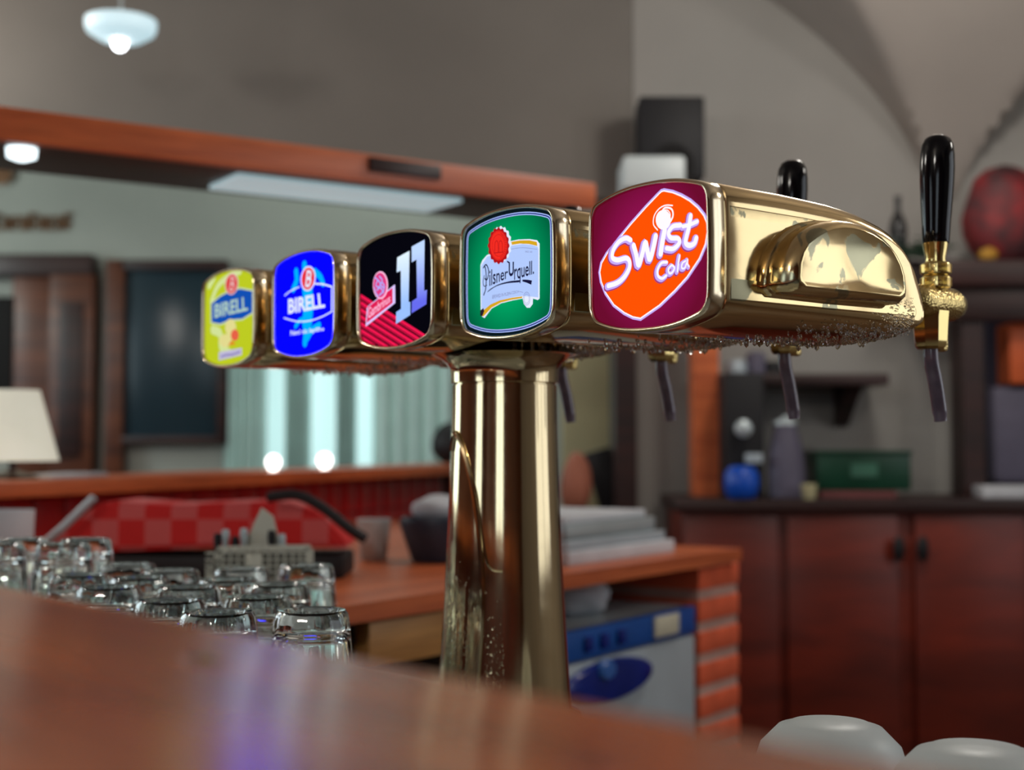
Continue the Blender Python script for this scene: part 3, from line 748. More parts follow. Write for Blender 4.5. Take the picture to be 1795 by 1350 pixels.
bm = BM(); text(bm, 'Gambrinus', [(160, 808), (335, 672), (160, 722), (335, 606)], pl, 4, 0.012); gobj('lettering', bm, glow('pinkwhite', (255, 190, 226), 1), 2)
bm = BM(); add_poly(bm, T(pl, ell((258, 540), 60, 110)), 4); gobj('roundel_edge', bm, MATS['pinkwhite'], 2)
bm = BM(); add_poly(bm, T(pl, ell((255, 540), 52, 98)), 5); gobj('roundel', bm, glow('roundel_pink', (224, 60, 130), 1), 2)
bm = BM()
for P in ([(215, 480), (235, 500), (222, 540), (245, 560)], [(250, 470), (272, 500), (262, 540), (285, 560)], [(230, 580), (255, 560), (275, 590), (250, 620)], [(240, 500), (258, 530), (240, 570)], [(210, 560), (222, 600), (240, 630)], [(275, 520), (290, 550), (280, 600)]): ribbon(bm, T(pl, P), 11*wz, 6)
gobj('figure', bm, glow('fig_lilac', (170, 170, 250), 1), 2)
# --- badges 3 and 4
def round_B(i, pl, c, rx, ry, lv):
    bm = BM(); add_poly(bm, T(pl, ell(c, rx, ry, 28, 0.10)), lv); gobj('roundel_edge', bm, MATS['label_white'] if i == 3 else glow('rpink', (226, 190, 190), 1), i)
    bm = BM(); add_poly(bm, T(pl, ell(c, rx*0.86, ry*0.88, 28, 0.10)), lv+1); gobj('roundel', bm, glow('roundel_red%d' % i, (228, 44, 66) if i == 3 else (214, 60, 58), 1), i)
    bm = BM(); k = ry
    for P in ([(-0.25, 0.5), (-0.05, -0.55)], [(-0.08, -0.55), (0.3, -0.5), (0.28, -0.12), (-0.02, -0.02)], [(-0.02, -0.02), (0.32, 0.12), (0.1, 0.55), (-0.25, 0.55)]):
        ribbon(bm, T(pl, [(c[0]+x*rx*1.1, c[1]+y*k) for x, y in P]), 18*wz if i == 3 else 14*wz, lv+2)
    gobj('letter', bm, MATS['label_white'] if i == 3 else MATS['rpink'], i)
pl = Plane(3, 340, 420, 5.19)
face(3, glow('print_blue', (1, 1, 255), 5.0))
bm = BM()
for P, w_ in (([(930, 290), (935, 370), (905, 450)], 62), ([(1005, 230), (1020, 400), (1030, 700), (1010, 940)], 70), ([(1030, 420), (1040, 600), (1030, 760)], 150), ([(1100, 290), (1150, 340), (1175, 400)], 55), ([(1030, 900), (1080, 820), (1140, 780)], 55), ([(925, 790), (960, 740), (1000, 720)], 40)): ribbon(bm, T(pl, P), w_*wz*0.9, 1)
gobj('figure', bm, glow('print_cyan', (0, 176, 255), 1), 3)
bm = BM()
ribbon(bm, T(pl, [(828, 508), (880, 468), (960, 430)]), 9*wz, 3); ribbon(bm, T(pl, [(1100, 402), (1180, 408), (1256, 430)]), 12*wz, 3); ribbon(bm, T(pl, [(1256, 430), (1254, 655)]), 14*wz, 3, 1); ribbon(bm, T(pl, [(1254, 655), (1170, 700), (1060, 738), (940, 745), (822, 714)]), 9*wz, 3)
text(bm, 'BIRELL', [(858, 678), (1195, 618), (858, 542), (1180, 482)], pl, 3, 0.035)
text(bm, 'Není nic lepšího', [(880, 888), (1185, 842), (880, 828), (1185, 790)], pl, 3, 0.02)
gobj('lettering', bm, MATS['label_white'], 3)
round_B(3, pl, (1040, 355), 68, 115, 4)
pl = Plane(4, 340, 420, 5.19)
face(4, glow('print_lime', (186, 200, 34), 1.0))
bm = BM()
for P, w_ in (([(160, 560), (220, 420), (330, 330), (420, 290)], 50), ([(170, 820), (240, 860), (250, 980), (330, 1040)], 70), ([(140, 420), (180, 350)], 60)): ribbon(bm, T(pl, P), w_*wz, 1)
gobj('swirl', bm, glow('lime_pale', (206, 222, 150), 1), 4)
bm = BM(); add_poly(bm, T(pl, [(152, 575), (240, 505), (330, 460), (420, 435), (538, 458), (538, 672), (440, 735), (330, 745), (240, 782), (152, 765)]), 2); gobj('label_outline', bm, glow('lime_white', (200, 216, 170), 1), 4)
bm = BM(); add_poly(bm, T(pl, [(162, 585), (245, 515), (330, 474), (420, 450), (530, 470), (530, 664), (440, 720), (330, 728), (240, 766), (162, 752)]), 3); gobj('label', bm, glow('label_navy', (18, 78, 176), 1), 4)
bm = BM(); text(bm, 'BIRELL', [(188, 715), (492, 645), (188, 590), (486, 515)], pl, 4, 0.03); gobj('lettering', bm, glow('letter_pale', (170, 200, 190), 1), 4)
bm = BM(); add_poly(bm, T(pl, ell((335, 800), 50, 78)), 5); add_poly(bm, T(pl, ell((290, 920), 60, 60)), 5); gobj('lemon', bm, glow('lemon_pale', (222, 214, 140), 1), 4)
bm = BM(); add_poly(bm, T(pl, ell((375, 870), 36, 52)), 6); gobj('fruit', bm, glow('fruit_red', (226, 96, 70), 1), 4)
bm = BM(); add_poly(bm, T(pl, [(312, 965), (345, 915), (385, 955)]), 6); gobj('fruit', bm, glow('fruit_orange', (220, 140, 40), 1), 4)
bm = BM(); add_poly(bm, T(pl, [(228, 1025), (438, 985), (438, 1050), (228, 1100)]), 6); gobj('caption_band', bm, glow('lilac', (190, 186, 214), 1), 4)
bm = BM(); ribbon(bm, T(pl, [(250, 1066), (300, 1050), (350, 1046), (420, 1022)]), 16*wz, 7); gobj('caption', bm, glow('lilac_dark', (140, 130, 186), 1), 4)
round_B(4, pl, (345, 405), 60, 98, 5)
# ================================================================== GLASSES upside down on the worktop
def tumbler(h=0.126, rt=0.0385, rb=0.031, ridges=14):
    bm = BM(); seg = 56
    def ring(r, z, am): return [(r*(1+am*abs(math.sin(ridges/2*t)))*math.cos(t), r*(1+am*abs(math.sin(ridges/2*t)))*math.sin(t), z) for t in [2*PI*k/seg for k in range(seg)]]
    # upside down: foot at the top
    rings = [ring(rt-0.0022, 0.0, 0), ring(rt, 0.0006, 0), ring(rt, 0.03, 0), ring(rt*0.99, 0.036, 0.02), ring(rb*1.04, h-0.012, 0.045), ring(rb, h-0.004, 0.03), ring(rb*0.93, h, 0), ring(rb*0.80, h-0.0005, 0), ring(rb*0.74, h-0.004, 0), ring(rb*0.3, h-0.0045, 0)]
    loft(bm, rings, (False, True))
    inner = [ring(rt-0.0022, 0.0, 0), ring(rt-0.0028, 0.02, 0), ring(rb-0.0030, h-0.028, 0), ring(rb-0.008, h-0.020, 0), ring(rb*0.3, h-0.018, 0)]
    loft(bm, inner, (False, True))
    bmesh.ops.remove_doubles(bm, verts=bm.verts[:], dist=1e-6)
    return bm
g0 = obj('drinking_glass', tumbler(), 'glass_clear', None, sharp=50)
tag(g0, None, 'glass', 'upturned glasses on the worktop')
GL = [(547, 1064, 1.20, 'ribbed upturned glass standing nearest to the brass column'), (415, 1078, 1.19, 'upturned glass beside the nearest one, half hidden by the bar edge'),
      (452, 1050, 1.31, 'upturned glass behind the front pair'), (300, 1062, 1.28, None), (330, 1040, 1.40, None), (215, 1045, 1.40, None), (245, 1036, 1.50, None), (385, 1034, 1.46, None),
      (480, 1034, 1.43, None), (170, 1036, 1.52, None), (300, 1024, 1.58, None), (410, 1020, 1.60, None), (500, 1016, 1.63, None), (225, 1018, 1.66, None)]
placed = []
for k, (px, py, Yd, lb) in enumerate(GL):
    o = g0 if k == 0 else g0.copy()
    if k: link(o)
    P = at(px, py, Yd); pos = Vector((P.x, P.y))
    for it in range(60):
        for q in placed:
            d = pos-q
            if d.length < 0.080: pos = q + (d.normalized() if d.length > 1e-5 else Vector((-1, 0)))*0.0802
    placed.append(pos); o.location = (pos.x, pos.y, ZB+0.0005); o.rotation_euler = (0, 0, random.random())
    tag(o, lb or 'one of the upturned glasses crowded behind the bar edge', 'glass', 'upturned glasses on the worktop')
rank = sorted([x for x in bpy.data.objects if x.name.startswith('drinking_glass')], key=lambda q: -q.location.x/q.location.y)
for n_, q in enumerate(rank):
    q['label'] = 'upturned glass crowded behind the bar edge, %s in the cluster counting from the brass column' % ('first second third fourth fifth sixth seventh eighth ninth tenth eleventh twelfth thirteenth fourteenth'.split()[n_])
# tall stack at the far left: glasses standing on a rack
rk = tag(obj('glass_rack', box(BM(), (-0.66, 1.70, ZB+0.0125), (0.34, 0.20, 0.025), 0.006), 'steel', None), 'steel rack carrying the glasses at the far end of the bar', 'rack')
for k, (dx, dy) in enumerate(((0.12, -0.045), (0.04, -0.045), (-0.04, -0.045), (-0.12, -0.045), (0.12, 0.04), (0.04, 0.04), (-0.04, 0.04))):
    o = g0.copy(); link(o); o.location = (-0.66+dx, 1.70+dy, ZB+0.0255); tag(o, ('front-row' if k < 4 else 'back-row') + ' upturned glass on the steel rack, ' + ('nearest the column', 'second from the column side', 'third from the column side', 'farthest from the column')[k % 4] , 'glass', 'upturned glasses on the rack')
# pale upturned bowls at the near end
def bowl(name, P, r, lb):
    bm = BM(); h = P.z - ZB
    lathe(bm, [(r*1.0, 0), (r*1.02, 0.004), (r*0.99, h*0.45), (r*0.88, h*0.75), (r*0.66, h*0.95), (r*0.52, h*0.985), (r*0.5, h), (r*0.1, h)], 40)
    o = obj(name, bm, 'white_ceramic', None, sharp=60); o.location = (P.x, P.y, ZB+0.0005); tag(o, lb, 'bowl', 'pale bowls on the worktop')
bowl('bowl', at(1455, 1268, 1.02), 0.058, 'upturned pale bowl behind the bar, nearer the brick pillar')
bowl('bowl', at(1712, 1312, 0.92), 0.060, 'upturned pale bowl at the near right end behind the bar')

# ================================================================== REAR WORKTOP, DISHWASHER, BRICK PILLAR
ZW = 0.967
A0 = at(600, 1062, 1.99); A0.z = ZW; B0 = at(1300, 962, 3.1); B0.z = ZW
wd = (B0-A0); wd.z = 0; WL = wd.length; wd.normalize(); wn = Vector((-wd.y, wd.x, 0))      # wn points away from the camera
WRZ = math.atan2(wd.y, wd.x)
def onw(px, py, back=0.0):      # point on the front plane of the rear worktop -> (s, z)
    P = hit(px, py, A0+wn*back, wn); return (P-A0).dot(wd), P.z
MW = Matrix.Translation((A0.x, A0.y, 0)) @ Matrix.Rotation(WRZ, 4, 'Z')   # local x along worktop, y back
LA = Vector((-1.10, 2.45, 0)); LB = Vector((-0.26, 5.0, 0))
rear = empty('rear_worktop', (A0.x, A0.y, 0), WRZ, 'orange-brown wooden worktop across the back on a brick end, behind the column', 'worktop')
bm = BM(); Minv = MW.inverted()
def lw(x, y): q = Minv @ Vector((x, y, 0)); return (q.x, q.y)
polyw = [(0, 0), (WL, 0), (WL, 0.62), lw(-0.18, 4.3), lw(-0.50, 4.30), lw(-1.05, 2.65), lw(-1.30, 2.12)]
prism(bm, polyw, ZW-0.028, ZW); obj('tabletop', bm, 'orange_wood', rear, False)
# tan drawer under it (left of the column)
s0, z1 = onw(648, 1060, 0.015); s1, z0 = onw(800, 1118, 0.015)
bm = BM(); box(bm, ((s0+s1)/2+0.05, 0.03, ZW-0.068), (s1-s0+0.1, 0.03, 0.070), 0.003); obj('drawer', bm, 'tan_wood', rear)
bm = BM(); box(bm, (WL/2, 0.55, (ZW-0.028)/2), (WL-0.1, 0.03, ZW-0.03)); box(bm, (0.02, 0.3, (ZW-0.028)/2), (0.03, 0.5, ZW-0.03)); obj('carcass', bm, 'dark_void', rear, False)
# brick pillar: each brick a part
sl, _ = onw(1226, 1100, 0.02); sr, _ = onw(1296, 1100, 0.02)
pil = bpy.data.objects.new('brick_pillar', None); COL.objects.link(pil); pil.location = (A0.x, A0.y, 0); pil.rotation_euler = (0, 0, WRZ)
tag(pil, 'narrow red brick pillar with pale mortar under the worktop end', 'pillar')
bm = BM(); box(bm, ((sl+sr)/2, 0.26, (ZW-0.03)/2), (sr-sl-0.008, 0.472, ZW-0.032)); obj('mortar', bm, 'mortar', pil, False)
_, zA = onw(1260, 985, 0.02); _, zB2 = onw(1260, 1040, 0.02); per = zA-zB2
bme = None
zt = ZW-0.034; k = 0
while zt > 0.06:
    hb = per*0.68
    for r_ in range(2):
        bm = BM(); box(bm, (0, 0, 0), (sr-sl, 0.225, hb), 0.003)
        if bme is None: o = obj('brick', bm, 'brick', pil); bme = o.data
        else: bm.free(); o = link(bpy.data.objects.new('brick', bme), pil)
        o.location = ((sl+sr)/2+random.uniform(-.001, .001), 0.02+0.1125+0.24*r_, zt-hb/2)
    zt -= per
# dishwasher
d0, _ = onw(925, 1150, 0.03); d1, _ = onw(1214, 1150, 0.03); _, zt = onw(1180, 1070, 0.03)
dw = bpy.data.objects.new('dishwasher', None); COL.objects.link(dw); dw.location = (A0.x, A0.y, 0); dw.rotation_euler = (0, 0, WRZ)
tag(dw, 'silver undercounter dishwasher with blue control band and oval handle', 'dishwasher')
zt = onw(1200, 1064, 0.03)[1]; zc = onw(1200, 1112, 0.03)[1]
bm = BM(); box(bm, ((d0+d1)/2, 0.29, (zt+0.1)/2), (d1-d0, 0.50, zt-0.1), 0.006); obj('body', bm, 'steel', dw)
bm = BM(); box(bm, ((d0+d1)/2, 0.032, (zt+zc)/2), (d1-d0-0.004, 0.022, zt-zc), 0.004); obj('control_band', bm, 'blue_panel', dw)
bm = BM(); box(bm, ((d0+d1)/2, 0.034, (zc+0.14)/2), (d1-d0-0.006, 0.024, zc-0.146), 0.006); obj('door', bm, 'grey_metal', dw)
sx0, szz = onw(1146, 1092, 0.02); sx1, _ = onw(1188, 1092, 0.02)
bm = BM(); box(bm, ((sx0+sx1)/2, 0.019, (zt+zc)/2+0.002), (sx1-sx0, 0.006, (zt-zc)*0.72), 0.001); obj('control_label', bm, 'label_cream', dw)
for px in (1030, 1058, 1088):
    s_, _ = onw(px, 1105, 0.02); bm = BM(); box(bm, (s_, 0.018, (zt+zc)/2), (0.026, 0.008, 0.028), 0.002); obj('button', bm, 'blue_deep', dw)
o0, _ = onw(985, 1178, 0.02); o1, oz = onw(1140, 1172, 0.02)
bm = BM(); lathe(bm, [(1.0, 0.0), (1.0, 0.010), (0.92, 0.016), (0.6, 0.017), (0.1, 0.017)], 36, Matrix.Translation(((o0+o1)/2, 0.024, oz)) @ Matrix.Rotation(PI/2, 4, 'X') @ Matrix.Diagonal(((o1-o0)/2, 0.040, 1, 1)))
dh = obj('handle_recess', bm, 'blue_deep', dw)
s_, z_ = onw(1068, 1175, 0.0); bm = BM(); lathe(bm, [(0.030, 0), (0.030, 0.008), (0.024, 0.014), (0.004, 0.015)], 24, Matrix.Translation((s_, 0.012, z_)) @ Matrix.Rotation(PI/2, 4, 'X') @ Matrix.Diagonal((1, 0.65, 1, 1))); obj('handle', bm, 'blue_pale', dw)
# crumpled white cloth between dishwasher and worktop
def blob(name, P, s, m, lb, cat, seed=1, amp=0.18, n=3, group=None):
    bm = BM(); bmesh.ops.create_icosphere(bm, subdivisions=n, radius=1)
    rnd = random.Random(seed); ph = [(rnd.uniform(2, 6), rnd.uniform(2, 6), rnd.uniform(2, 6), rnd.uniform(0, 6)) for _ in range(5)]
    for v in bm.verts:
        k = 1+sum(amp/2*math.sin(a_*v.co.x+b_*v.co.y+c_*v.co.z+d_) for a_, b_, c_, d_ in ph)/2
        v.co = Vector((v.co.x*k*s[0], v.co.y*k*s[1], max(v.co.z*k, -0.86)*s[2]))
    o = obj(name, bm, m, None, sharp=80); o.location = P; tag(o, lb, cat, group); return o
s_, z_ = onw(1048, 1042, 0.1); Pc = MW @ Vector((s_, 0.16, z_))
blob('cloth', (Pc.x, Pc.y, zt+0.036), (0.075, 0.06, 0.042), 'white_paper', 'crumpled pale cloth on top of the dishwasher', 'cloth', 3)
# items on the rear worktop
def stack_tray(px0, px1, py, back, n, z):
    pass
sA, _ = onw(1005, 960, 0.06); sB, _ = onw(1190, 960, 0.06)
lay = [(0.028, 'white_paper'), (0.020, 'grey_metal'), (0.030, 'steel'), (0.016, 'white_paper')]
z_ = ZW+0.0005; names = ['pale paper tray lowest under the stack right of the column', 'grey tray second from the bottom of the stack', 'thick steel tray second from the top of the stack', 'pale sheet pile on top of the tray stack']
for k, ((h_, m_), nm_) in enumerate(zip(lay, names)):
    bm = BM(); wd_ = (sB-sA)*(1-0.05*k); dp = 0.34-0.02*k
    box(bm, (0, 0, h_/2), (wd_, dp, h_), 0.003)
    if k == 2:
        bm.free(); bm = BM(); box(bm, (0, 0, 0.004), (wd_, dp, 0.008), 0.002)
        for sx_, sy_, w1, w2 in ((-1, 0, 0.008, dp), (1, 0, 0.008, dp), (0, -1, wd_, 0.008), (0, 1, wd_, 0.008)): box(bm, (sx_*(wd_/2-0.004), sy_*(dp/2-0.004), h_/2), (w1, w2, h_), 0.002)
    o = obj('tray' if k < 3 else 'paper_pile', bm, m_, None); P = MW @ Vector(((sA+sB)/2-0.01*k, 0.24, 0)); o.location = (P.x, P.y, z_); o.rotation_euler = (0, 0, WRZ+0.02*k)
    tag(o, nm_, 'tray' if k < 3 else 'papers', 'stacked trays right of the column'); z_ += h_ if k != 2 else h_
def lathe_obj(name, P, prof, m, lb, cat, segs=28, group=None, parent=None):
    bm = BM(); lathe(bm, prof, segs); o = obj(name, bm, m, parent, sharp=50); o.location = P; tag(o, lb, cat, group); return o
def base_at(px, py, z):        # floor point of an object whose foot shows at this pixel on the plane z
    return hit(px, py, Vector((0, 0, z)), Vector((0, 0, 1)))
P = base_at(655, 982, ZW)
lathe_obj('cup', (P.x, P.y, ZW+0.0005), [(0.024, 0), (0.027, 0.003), (0.034, 0.078), (0.036, 0.082), (0.0335, 0.082), (0.026, 0.008), (0.003, 0.007)], 'white_ceramic', 'tall white cup on the rear worktop left of the column', 'cup')
P = base_at(770, 985, ZW)
lathe_obj('bowl', (P.x, P.y, ZW+0.0005), [(0.05, 0), (0.056, 0.004), (0.070, 0.045), (0.080, 0.075), (0.078, 0.088), (0.070, 0.088), (0.05, 0.02), (0.004, 0.012)], mat('bowl_slate', s2l((44, 54, 70)), 0.4), 'dark slate bowl on the rear worktop beside the column', 'bowl')
blob('napkin', (P.x-0.005, P.y+0.02, ZW+0.105), (0.052, 0.045, 0.026), 'white_paper', 'crumpled pale napkin lying on the slate bowl', 'napkin', 6)

# white openwork holder with spires
hY = 1.97
def hz(px, py): q = at(px, py, hY); return q
hold = empty('cutlery_holder', (hz(455, 1000).x, hY, ZW), 0, 'white openwork holder with pointed spire behind the glasses', 'holder')
def hl(px, py): q = at(px, py, hY); return (q.x-hold.location.x, q.z-ZW)
MXZ = Matrix(((1, 0, 0, 0), (0, 0, -1, 0), (0, 1, 0, 0), (0, 0, 0, 1)))
zlow = -0.0
outl = [hl(352, 1022), (hl(352, 1022)[0], zlow), (hl(556, 1045)[0], zlow), hl(552, 1000), hl(546, 958), hl(506, 958), hl(488, 946), hl(478, 905), hl(458, 890), hl(440, 930), hl(424, 958), hl(390, 962), hl(368, 995)]
bm = BM(); prism(bm, [hl(380, 965), hl(546, 965)] + outl[5:12], -0.004, 0.0, MXZ); obj('back_plate', bm, 'holder_white', hold, False)
bm = BM(); x0_, x1_ = hl(372, 1000)[0], hl(540, 1000)[0]; box(bm, ((x0_+x1_)/2, -0.010, hl(0, 968)[1]/2+0.004), (x1_-x0_, 0.012, hl(0, 968)[1]-0.01), 0.001); obj('dark_insert', bm, 'dark_void', hold)
bm = BM()
bw, tw_ = 0.003, 0.006
def bar2(p, q, m=0.003, y=0.02):
    p, q = Vector(p), Vector(q); c = (p+q)/2; L_ = (q-p).length; an = math.atan2(q.y-p.y, q.x-p.x)
    M_ = Matrix.Translation((c.x, -y, c.y)) @ Matrix.Rotation(-an, 4, 'Y'); box(bm, (0, 0, 0), (L_, 0.004, m), 0, 0, M_)
for k in range(13): x = hl(368+k*13.5, 1000)[0]; bar2((x, 0.004), (x, hl(0, 962 if k > 2 else 985-8*k)[1]), 0.003)
for k in range(6): z = hl(400, 968+k*11)[1]; bar2((hl(366, 1000)[0], z), (hl(538, 1000)[0], z), 0.0026)
bar2((hl(356, 1020)[0], 0.004), (hl(390, 962)[0], hl(0, 962)[1]), 0.008); bar2(hl(388, 961), hl(548, 958), 0.008); bar2((hl(546, 960)[0], 0), hl(546, 960), 0.011); bar2((hl(354, 1020)[0], 0.004), (hl(550, 1020)[0], 0.004), 0.009)
obj('lattice_front', bm, 'holder_white', hold, False)
bm = BM(); c0 = hl(438, 970); c1 = hl(465, 1015); box(bm, ((c0[0]+c1[0])/2, -0.024, (c0[1]+c1[1])/2), (c1[0]-c0[0], 0.004, c0[1]-c1[1]), 0.001); obj('blank_plate', bm, 'holder_white', hold)
bm = BM(); box(bm, (0.0, -0.010, 0.004), (0.155, 0.020, 0.006), 0.001); obj('base', bm, 'holder_white', hold)
for k, (px, py) in enumerate(((384, 935), (398, 928), (415, 940), (430, 926), (478, 930), (496, 936))):
    x, z = hl(px, py); lathe_obj('cutlery', (hold.location.x+x, hY-0.010, ZW+0.009), [(0.003, 0), (0.004, 0.02), (0.0045, z-0.03), (0.006, z-0.018), (0.005, z-0.009), (0.001, z-0.008)], 'steel' if k % 2 else 'black_matte', ('steel' if k % 2 else 'black') + ' cutlery handle in the white holder, ' + ('first', 'second', 'third', 'fourth', 'fifth', 'sixth')[k] + ' from its left end', 'cutlery', 10, 'cutlery in the white holder')

# ================================================================== LEDGE AND RED TILES (partition behind)
ledge_dir = (LB-LA).normalized(); LRZ = math.atan2(ledge_dir.y, ledge_dir.x); LLn = (LB-LA).length; ln = Vector((-ledge_dir.y, ledge_dir.x, 0))
La = at(0, 843, 2.65); zl = La.z; Lb = hit(760, 812, Vector((0, 0, zl)), Vector((0, 0, 1)))
Lb = Vector((at(760, 812, 4.7).x, 4.7, zl)); La = Vector((La.x, La.y, zl)); ld = Lb-La; ld.z = 0; LLn = ld.length; ld.normalize(); LRZ = math.atan2(ld.y, ld.x)
part = empty('partition', (La.x, La.y, 0), LRZ, 'low partition behind the worktop with wooden ledge and red tiles', 'partition')
bm = BM(); box(bm, (LLn/2, 0.07, zl-0.016), (LLn+1.2, 0.26, 0.032), 0.003); obj('ledge', bm, 'orange_wood', part)
bm = BM(); box(bm, (LLn/2, 0.11, (zl-0.03)/2), (LLn+1.2, 0.12, zl-0.033)); obj('wall_core', bm, 'tile_joint', part, False)
ts = 0.10; tm = None; cnt = 0
for r_ in range(3):
    for c_ in range(int((LLn+0.8)/ts)):
        hh = ts-0.006
        if tm is None: o = obj('tile', box(BM(), (0, 0, 0), (hh, 0.012, hh), 0.002), 'red_tile', part); tm = o.data
        else: o = link(bpy.data.objects.new('tile', tm), part)
        o.location = (-0.5+ts*c_, 0.046+random.uniform(-.0008, .0008), zl-0.087-ts*r_)
# red checked cloth bundle on the worktop
bm = BM()
def bp(px, py, Y): q = at(px, py, Y); return q
zc0 = ZW+0.045
pr = [bp(78, 955, 2.38), bp(110, 935, 2.38), bp(160, 890, 2.38), bp(190, 878, 2.38), bp(300, 886, 2.38), bp(400, 882, 2.38), bp(500, 880, 2.38), bp(560, 900, 2.38), bp(600, 945, 2.38), bp(612, 962, 2.38), bp(420, 958, 2.38), bp(240, 966, 2.38), bp(150, 968, 2.38)]
prism(bm, [(p.x, p.z) for p in pr], -2.55, -2.38, MXZ)
bmesh.ops.bevel(bm, geom=bm.edges[:], offset=0.008, segments=2, affect='EDGES')
cloth_m = mat('check_cloth', s2l((178, 42, 44)), 0.85, var=0.05)
nt = cloth_m.node_tree; bs = nt.nodes['Principled BSDF']; tc = nt.nodes.new('ShaderNodeTexCoord'); ck = nt.nodes.new('ShaderNodeTexChecker'); ck.inputs['Scale'].default_value = 22
mpn = nt.nodes.new('ShaderNodeMapping'); mpn.inputs['Location'].default_value = (0, 0.011, 0.02); mpn.inputs['Scale'].default_value = (1, 0.01, 1)
ck.inputs[1].default_value = (*s2l((204, 92, 92)), 1); ck.inputs[2].default_value = (*s2l((200, 36, 36)), 1)
nt.links.new(tc.outputs['Object'], mpn.inputs[0]); nt.links.new(mpn.outputs[0], ck.inputs['Vector']); nt.links.new(ck.outputs[0], bs.inputs['Base Color'])
tag(obj('folded_cloth', bm, cloth_m, None, sharp=60), 'red checked cloth bundle lying behind the glasses', 'cloth')
bm = BM(); q0, q1 = at(125, 976, 2.36), at(600, 1000, 2.36)
box(bm, ((q0.x+q1.x)/2, 2.46, (ZW+q0.z)/2+0.0005), (q1.x-q0.x, 0.16, q0.z-ZW-0.001), 0.006); tag(obj('black_box', bm, 'black_matte', None), 'flat black case under the red checked cloth', 'case')
bm = BM(); tube(bm, [at(470, 872, 2.34), at(520, 868, 2.33), at(565, 890, 2.33), at(610, 925, 2.33), at(640, 945, 2.34)], 0.009, 10, 5); tag(obj('hose_pipe', bm, 'black_matte', None), 'dark curved hose arching over the red cloth', 'hose')
bm = BM(); tube(bm, [at(62, 965, 2.34), at(110, 925, 2.34), at(165, 872, 2.34)], 0.007, 10, 3); tag(obj('grey_rod', bm, 'grey_metal', None), 'slanting grey rod leaning on the red cloth', 'rod')
lathe_obj('napkin_tub', (at(10, 940, 2.2).x, 2.2, ZW+0.0005), [(0.036, 0), (0.040, 0.004), (0.044, at(0, 895, 2.2).z-ZW), (0.040, at(0, 895, 2.2).z-ZW), (0.035, 0.01), (0.003, 0.008)], 'white_paper', 'white tub behind the glasses at the left edge', 'tub')

# table lamp on the ledge
def onledge(px, back=0.08):
    n_ = Vector((-ld.y, ld.x, 0)); P = hit(px, 820, La+n_*back, n_); return P
P = onledge(22); sc_ = P.y/2400
lamp = empty('table_lamp', (P.x, P.y, zl), 0, 'table lamp with glowing white tapered shade on the ledge', 'lamp')
bm = BM(); z0 = at(22, 808, P.y).z-zl; z1 = at(22, 684, P.y).z-zl
lathe(bm, [(78*sc_, z0), (44*sc_, z1), (43*sc_, z1), (77*sc_, z0)], 36, cap=(False, False)); obj('lamp_shade', bm, 'shade_cloth', lamp, sharp=60)
bm = BM(); lathe(bm, [(0.05, 0.0), (0.052, 0.006), (0.02, 0.014), (0.008, 0.02), (0.008, z0+0.03), (0.012, z0+0.05), (0.004, z0+0.06)], 24); obj('lamp_base', bm, 'dark_wood', lamp)
for k in range(2):
    P = onledge(90+k*45, 0.05+0.03*k); bm = BM(); box(bm, (0, 0, 0.004+0.0*k), (0.12, 0.09, 0.008), 0.001); o = obj('paper', bm, 'white_paper', None); o.location = (P.x, P.y, zl+0.0005); o.rotation_euler = (0, 0, LRZ+0.2*k)
    tag(o, 'white paper pad on the ledge ' + ('right below the lamp shade' if k == 0 else 'further along from the lamp'), 'papers')
for px, py, lb in ((479, 817, 'small round glowing globe light on the ledge, farther from the column'), (569, 812, 'small round glowing globe light on the ledge, nearer the column')):
    P = onledge(px, 0.02); q = at(px, py, P.y); o = lathe_obj('round_light', (P.x, P.y, zl+0.0005), [(0.010, 0), (0.010, 0.004), (0.012, 0.006), (0.0185, 0.018), (0.0185, 0.026), (0.012, 0.037), (0.002, 0.041)], 'globe', lb, 'lamp', 20, 'globe lights on the ledge')
    o.scale = (P.y/3.6,)*3
P = onledge(800, 0.09); blob('black_pot', (P.x, P.y, zl+0.075), (0.095, 0.09, 0.085), 'black_matte', 'rounded black pot on the ledge peeping out beside the column', 'pot', 9, 0.05)

# ================================================================== UPPER CANOPY BEAM
za = at(0, 185, 2.4).z
Ca = Vector((at(0, 185, 2.4).x, 2.4, za)); Cb = Vector((at(1045, 326, 3.12).x, 3.12, za)); cdv = Cb-Ca; cdv.z = 0; CL = cdv.length; cdv.normalize(); CRZ = math.atan2(cdv.y, cdv.x)
can = empty('glass_canopy', (Ca.x, Ca.y, za), CRZ, 'long varnished wooden canopy beam hanging above the bar', 'canopy')
bm = BM(); box(bm, (CL/2-0.3, 0.012, -0.030), (CL+0.6, 0.024, 0.060), 0.003); obj('front_board', bm, 'orange_wood', can)
bm = BM(); box(bm, (CL*0.62, -0.003, -0.022), (0.17, 0.010, 0.030), 0.002); obj('name_strip', bm, 'dark_wood', can)
bm = BM(); box(bm, (CL/2-0.3, 0.164, -0.045), (CL+0.6, 0.28, 0.02), 0.002); obj('underside_board', bm, 'dark_wood', can)
bm = BM(); box(bm, (CL*0.56, 0.15, -0.0605), (CL*0.40, 0.16, 0.010), 0.003); obj('reflection_strip', bm, 'reflection_glow', can)  # added glowing slab imitates the bluish reflection on the glossy underside
bm = BM(); Pq = at(38, 268, 2.5); qq = Matrix.Rotation(-CRZ, 3, 'Z') @ (Pq-Vector((Ca.x, Ca.y, za)))
lathe(bm, [(0.028, -0.050), (0.026, -0.072), (0.010, -0.078)], 24, Matrix.Translation((qq.x, max(0.06, qq.y), 0))); obj('spot_lamp', bm, bulb('spot_glow', (0.8, 0.95, 1.0), 2.2), can)
bm = BM()
